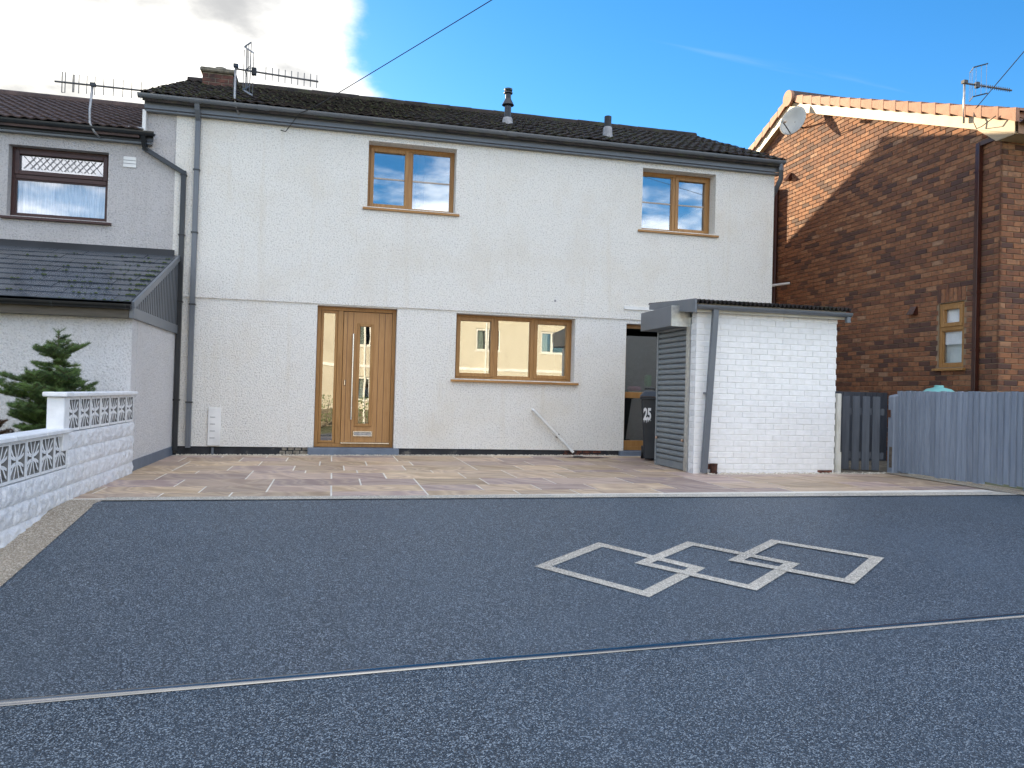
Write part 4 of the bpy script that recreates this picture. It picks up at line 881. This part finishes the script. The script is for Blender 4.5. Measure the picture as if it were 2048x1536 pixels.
MB().hexa([(bx0-.03,by0-.05,zb+.962),(bx1+.03,by0-.05,zb+.962),(bx1+.03,by1+.03,zb+.962),(bx0-.03,by1+.03,zb+.962),(bx0+.05,by0+.05,zb+1.04),(bx1-.05,by0+.05,zb+1.04),(bx1-.05,by1-.05,zb+1.06),(bx0+.05,by1-.05,zb+1.06)]).build('lid', MAT('bin_lid', (.05,.062,.078), (.035,.045,.06), rough=.4), wb, bevel=.012)
MB().tube([(bx0+.06,by1+.03,zb+1.0),(bx0+.06,by1+.03,zb+1.09),(bx0+.20,by1+.03,zb+1.09),(bx0+.20,by1+.03,zb+1.0)], .013, 8).build('handle', BINM, wb)
for x in (bx0+.02, bx1-.07): MB().tube([(x,by1-.06,zb+.10),(x+.05,by1-.06,zb+.10)], .10, 18).build('wheel', BLACK, wb)
def text_mesh(txt, size, mat, name):
    cu = bpy.data.curves.new(name, 'FONT'); cu.body = txt; cu.size = size; cu.extrude = .0015; cu.offset = .007; cu.align_x = 'CENTER'
    t = bpy.data.objects.new(name, cu); COL.objects.link(t); dg = bpy.context.evaluated_depsgraph_get(); dg.update()
    me = bpy.data.meshes.new_from_object(t.evaluated_get(dg)); bpy.data.objects.remove(t); bpy.data.curves.remove(cu); me.materials.clear(); me.materials.append(mat); return me
o = link('number', text_mesh('25', .16, PAINT25, 'number'), wb, (bx0+.095, by0+.0125, zb+.62)); o.rotation_euler = (R(90)+.053, 0, 0); o.scale = (.72, 1.5, 1)
b = MB(); rm = random.Random(12)
for k in range(6):
    x = bx0+.05+k*.018+rm.uniform(-.006,.006); z0 = zb+.612; h = rm.uniform(.01,.05); w = rm.uniform(.003,.006)
    yy = lambda z: by0+.05*(1-(z-zb)/.94)-.004
    MB().add([(x-w,yy(z0),z0),(x+w,yy(z0),z0),(x+w*.4,yy(z0-h),z0-h),(x-w*.4,yy(z0-h),z0-h)], [(0,1,2,3)]).build('paint_run', PAINT25, wb)
wb.rotation_euler = (0, 0, R(-22))
# ---------------------------------------------------------------- teal water butt behind the fence
tb = thing('water_butt', (8.35,-2.85,-.1), 'teal plastic rounded butt top showing above the fence', 'water butt')
b = MB(); b.lathe([(.20,0),(.25,.3),(.26,.75),(.25,.98),(.27,1.0),(.27,1.04),(.23,1.10),(.15,1.16),(.05,1.185)], (8.32,-2.86,gz(8,-2.8)), 28); b.build('body', TEAL, tb, smooth=True)
MB().lathe([(.235,0),(.225,.012),(.215,.012)], (8.32,-2.86,gz(8,-2.8)+1.09), 28).build('lid_rim', TEAL, tb); MB().lathe([(.06,0),(.06,.03),(.05,.035)], (8.32,-2.86,gz(8,-2.8)+1.175), 16).build('lid_knob', TEAL, tb)
# ---------------------------------------------------------------- conifers
def conifer(name, base, top, whorls, label, nm, seed, dens=1.0, keep=None):
    r = random.Random(seed); base, top = Vector(base), Vector(top); t = thing(name, base, label, 'tree')
    n = 6; MB().tube([base.lerp(top, i/n) for i in range(n+1)], [.028*(1-.85*i/n)*(top.z-base.z)/1.5+.002 for i in range(n+1)], 8).build('trunk', BARK, t)
    tw = MB(); nd = MB()
    def needles(p, q, ln, cnt):
        dv = (q-p); L_ = dv.length; dv = dv.normalized(); a = dv.cross(Vector((0,0,1))).normalized(); c = a.cross(dv)
        for k in range(cnt):
            u = p+dv*L_*r.random(); ang = r.uniform(0, 2*math.pi); o = (a*math.cos(ang)+c*(math.sin(ang)*.8+.25)+dv*r.uniform(.3,1.0)).normalized()
            l = ln*r.uniform(.7,1.2); w = dv.cross(o).normalized()*.0013
            nd.add([u-w, u+w, u+o*l+w*.5, u+o*l-w*.5], [(0,1,2,3)])
    def branch(p, d, L_, lift, lvl):
        if keep and not keep(p+d*L_): return
        pts = [p]; dd = d.copy()
        for k in range(4): dd = (dd+Vector((0,0,lift))+Vector((r.uniform(-.08,.08),r.uniform(-.08,.08),r.uniform(-.05,.05)))).normalized(); pts.append(pts[-1]+dd*L_/4)
        tw.tube(pts, [.0055*(1-.18*k)*(1 if lvl == 0 else .6) for k in range(5)], 4, cap=False)
        for k in range(4): needles(pts[k], pts[k+1], .028, int((L_/4)*1000*dens))
        if lvl < 2 and L_ > .07:
            for k in range(1, 5):
                for s in (-1, 1):
                    sd = (dd*.75+dd.cross(Vector((0,0,1))).normalized()*s*.8+Vector((0,0,r.uniform(-.05,.2)))).normalized()
                    branch(pts[k], sd, L_*(.55-.09*k)*r.uniform(.8,1.2), .05, lvl+1)
    for (f, L_, cnt, slope) in whorls:
        a0 = r.uniform(0, 6.28)
        for k in range(cnt):
            a = a0+2*math.pi*k/cnt+r.uniform(-.25,.25); d = Vector((math.cos(a), math.sin(a), slope)).normalized(); branch(base.lerp(top, f+r.uniform(-.028,.028)), (d+Vector((0,0,r.uniform(-.12,.14)))).normalized(), L_*r.uniform(.62,1.2), r.uniform(.02,.09), 0 if L_ > .1 else 1)
    needles(base.lerp(top, .9), top+Vector((0,0,.02)), .03, 90)
    tw.build('branches', BARK, t); nd.build('crown', nm, t); return t
conifer('fir_tree', (-2.42,-3.45,-.12), (-2.40,-3.45,1.37), [(.97,.06,5,.5),(.92,.08,5,.3),(.86,.14,5,.35),(.80,.27,5,.35),(.74,.25,5,.12),(.67,.24,6,.08),(.61,.42,7,.2),(.55,.48,8,.12),(.49,.50,8,.05),(.43,.46,8,0),(.37,.42,8,-.05),(.31,.34,7,-.1)],
    'young green fir tree standing behind the white garden wall', NEEDLE, 33, 1.0, lambda q: q.x < -2.12 or q.z > .86)
conifer('small_conifer', (-2.86,-3.6,-.12), (-2.86,-3.6,.52), [(.92,.05,5,.5),(.84,.08,5,.4),(.74,.10,6,.3),(.64,.12,6,.3),(.52,.14,6,.2)], 'tiny brown conifer behind the lower garden wall at left edge', NEEDLEB, 5)
# ---------------------------------------------------------------- aerials
def aerial(loc, mast, boom, label, reflector, rods, loops=0, mr=.016):
    t = thing('television_aerial', loc, label, 'aerial', 'roof television aerials')
    MB().tube(mast, mr, 10).build('mast', ALU, t, smooth=True)
    p, q = Vector(boom[0]), Vector(boom[1]); MB().tube([p, q], .013, 6).build('boom', ROD, t)
    ax = (q-p).normalized()
    m0 = Vector(mast[-1]); MB().box(m0.x-.03, m0.x+.035, m0.y-.03, m0.y+.03, m0.z-.035, m0.z+.01).build('clamp', DKGREY, t)
    for (f, h) in rods: c = p.lerp(q, f); MB().tube([c-Vector((0,0,h)), c+Vector((0,0,h))], .0058, 5).build('director_rod', ROD, t)
    for (f, h, w) in loops or []:
        c = p.lerp(q, f); MB().tube([c+Vector((-w,0,-h)), c+Vector((-w,0,h)), c+Vector((w,0,h)), c+Vector((w,0,-h)), c+Vector((-w,0,-h))], .0065, 5).build('loop_element', ROD, t)
    if reflector:
        f, up_, lo_, yw = reflector; c = p.lerp(q, f); MB().box(c.x-.03, c.x+.03, c.y-.025, c.y+.025, c.z-.045, c.z+.03).build('dipole_box', BLACK, t)
        for (dx, z0, z1) in (up_, lo_):
            for yv in (-yw, yw): MB().tube([c+Vector((dx*.25, yv, z0)), c+Vector((dx, yv, z1))], .006, 5).build('reflector_bar', ALU, t)
            for k in range(6):
                u = k/5; MB().tube([c+Vector((dx*.25+dx*.75*u, -yw, z0+(z1-z0)*u)), c+Vector((dx*.25+dx*.75*u, yw, z0+(z1-z0)*u))], .006, 5).build('reflector_rod', ROD, t)
    return t
# house aerial: grid reflector with vertical rods
t = aerial((-1.24,-.15,4.8), [(-1.20,-.125,4.80),(-1.235,-.20,4.88),(-1.25,-.22,5.0),(-1.25,-.22,5.47)], ((-1.25,-.23,5.41),(-.10,-.23,5.36)), 'aerial with grid reflector on the white house fascia near chimney', None, [(.36+.0775*k, .095) for k in range(9)])
c = Vector((-1.0,-.23,5.40)); MB().box(c.x-.03, c.x+.035, c.y-.03, c.y+.03, c.z-.05, c.z+.05).build('dipole_box', BLACK, t)
for (dx, z1) in ((-.16, .40), (-.16, -.34)):
    for yv in (-.16, .16): pass
for (y_, dx) in ((-.17, -.02), (.17, -.12)):
    for s, zz in ((1, .36), (-1, -.30)):
        MB().tube([c+Vector((-.12,0,.0)), c+Vector((dx,y_,.02*s))], .007, 5).build('reflector_arm', ALU, t)
for k in range(7):
    y_ = -.18+.06*k; x_ = -.14+abs(y_)*.62; h1 = .34 if abs(y_) > .05 else .30; MB().tube([c+Vector((x_, y_, -.28)), c+Vector((x_, y_, h1))], .006, 5).build('reflector_rod', ROD, t)
for zz in (.34, -.28):
    for s in (-1, 1): MB().rbar([c+Vector((-.14,0,zz)), c+Vector((-.14+.18*.62, .18*s, zz))], .022, .006, (0,0,1)).build('reflector_bar', DKGREY if s < 0 else ALU, t)
aerial((-3.04,-.15,4.28), [(-3.02,-.12,4.28),(-3.07,-.20,4.33),(-3.12,-.22,4.44),(-3.125,-.22,4.62),(-3.10,-.22,4.98)], ((-3.57,-.23,4.955),(-2.46,-.23,4.955)), 'long yagi aerial on the neighbouring grey house gutter', None, [(.27,.13),(.36,.125),(.45,.13),(.55,.12),(.66,.12),(.77,.12),(.87,.12),(.98,.12)], [(.10,.14,.02),(.21,.12,.008)])
t = aerial((9.0,-2.6,5.0), [(8.86,-2.62,4.90),(8.86,-2.62,5.50)], ((8.85,-2.63,5.465),(9.66,-2.63,5.455)), 'small grid aerial on the brick house verge', None, [(.32+.045*k, .03) for k in range(15)], mr=.014)
c = Vector((9.06,-2.63,5.46)); MB().box(c.x-.025, c.x+.025, c.y-.03, c.y+.02, c.z-.04, c.z+.04).build('dipole_box', DKGREY, t)
for k in range(6):
    y_ = -.15+.06*k; x_ = -.06+abs(y_)*.5; MB().tube([c+Vector((x_,y_,-.17)), c+Vector((x_,y_,.25))], .003, 5).build('reflector_rod', ALU, t)
for zz in (.25, -.17):
    for s in (-1, 1): MB().rbar([c+Vector((-.06,0,zz)), c+Vector((.03,.16*s,zz))], .018, .005, (0,0,1)).build('reflector_bar', DKGREY, t)
# ---------------------------------------------------------------- overhead cables and the pole they run to
PT = Vector((7.7304, -9.0404, 7.6731))
def cable(p, extra, label, sag=.12):
    p = Vector(p); n = 24; pts = [p.lerp(PT, i/n)-Vector((0,0,sag*4*(i/n)*(1-i/n))) for i in range(n+1)]
    t = thing('overhead_cable', p, label, 'cable'); MB().tube(pts, .006, 6).build('span', BLACK, t); MB().tube(extra, .006, 6).build('tail', BLACK, t); return t
cable((-.10,-.26,5.0), [(-.10,-.26,5.0),(-.35,-.25,4.86),(-.48,-.16,4.70),(-.55,-.05,4.64),(-.62,-.03,4.66)], 'black telephone cable rising from the white house eaves', .03)
cable((8.86,-2.80,5.02), [(8.86,-2.80,5.02),(8.83,-2.82,4.85),(8.85,-2.86,4.74),(8.80,-3.0,4.72),(8.83,-3.2,4.80)], 'black telephone cable rising from the brick house verge', .02)
tp = thing('telegraph_pole', (PT.x, PT.y, gz(PT.x, PT.y)), 'tall timber telegraph pole carrying both telephone cables', 'pole')
MB().tube([(PT.x,PT.y,-.6),(PT.x,PT.y,PT.z+.3)], [.13,.09], 12).build('pole_shaft', POLE, tp); MB().box(PT.x-.4, PT.x+.4, PT.y-.05, PT.y+.05, PT.z-.05, PT.z+.05).build('crossarm', POLE, tp)
# ---------------------------------------------------------------- houses across the road (seen in the panes)
OY = -27.0
for k, (xa, xb) in enumerate(((-9.0, 2.6), (2.7, 15.5))):
    lab = ('cream rendered house across the road, mirrored in the front door glass', 'cream rendered house across the road, mirrored in the ground floor window')[k]
    t = thing('facing_house', ((xa+xb)/2, OY-3, -.7), lab, 'house', 'houses across the road')
    OT = lambda u, d, z: (u, OY-d, z)
    hs = [(xa+1.2+j*(xb-xa-2.4)/3-.0, xa+1.2+j*(xb-xa-2.4)/3+1.3, zz, zz+1.15) for j in range(4) for zz in (.35, 3.05)]
    weld(wall_holes(MB(OT), xa, xb, -1.0, 5.0, hs, 0, .2).build('wall', CREAM_R, t))
    for h in hs: window(t, OT, *h, [(0,.5,0,1,1,0),(.5,1,0,1,0,0)], mv=WHITEP, mh=WHITEP, dep=.1)
    b = MB(); b.box(xa, xb, OY-7, OY-6.8, -1, 5); b.box(xa, xa+.2, OY-6.8, OY-.2, -1, 5); b.box(xb-.2, xb, OY-6.8, OY-.2, -1, 5); b.box(xa+.2, xb-.2, OY-4, OY-3.9, -1, 5); b.build('rear_wall', DARKIN, t)
    MB().prism([(xa-.2,OY+.35,4.95),(xa-.2,OY-3.5,6.6),(xa-.2,OY-7.3,4.95),(xa-.2,OY-7.3,4.85),(xa-.2,OY+.35,4.85)], (xb-xa+.3,0,0)).build('roof', TILE2, t)
    for xp in (xb-.9, xa+5.15): MB(OT).box(xp, xp+.08, -.09, -.01, -1, 4.8).build('downpipe', WHITEP, t)
    MB(OT).box(xa+.01, xb-.01, -.05, -.005, 2.02, 2.16).build('string_course', WHITEP, t)
    MB(OT).box(xa+.01, xb-.01, -.03, -.004, -1, -.1).build('plinth', CONC, t)
    MB(OT).box(xa+4.0, xa+4.95, -.06, .05, -.75, 1.35).build('front_door', BROWNP, t); MB(OT).box(xa+3.8, xa+5.1, -.8, -.005, 1.55, 1.68).build('door_canopy', WHITEP, t)
    for h in hs: MB(OT).box(h[0]+.06, h[0]+.42, .22, .25, h[2]+.1, h[3]-.05).build('curtain', NET, t)
    MB(OT).box(xa, xb, -.4, -.36, 4.78, 4.93).build('fascia', WHITEP, t)

hd = thing('garden_hedge', (1.5, -22.5, -.6), 'clipped green hedge across the road, mirrored low in the door glass', 'hedge')
b = MB(); rh = random.Random(17)
for k in range(5200):
    c = Vector((rh.uniform(-6, 9), -22.5+rh.gauss(0, .28), -.65+1.25*rh.random()**.7)); r = rh.uniform(.03, .06); a = Vector((rh.gauss(0,1), rh.gauss(0,1), rh.gauss(0,1))).normalized(); e = a.orthogonal().normalized(); f = a.cross(e)
    b.add([c+e*r, c+f*r*.5, c-e*r, c-f*r*.5], [(0,1,2,3)])
b.build('foliage', NEEDLE, hd)
b = MB()
for x in range(-6, 10): b.tube([(x, -22.5, -.75), (x+.1, -22.5, .3)], .02, 5)
b.build('stems', BARK, hd)
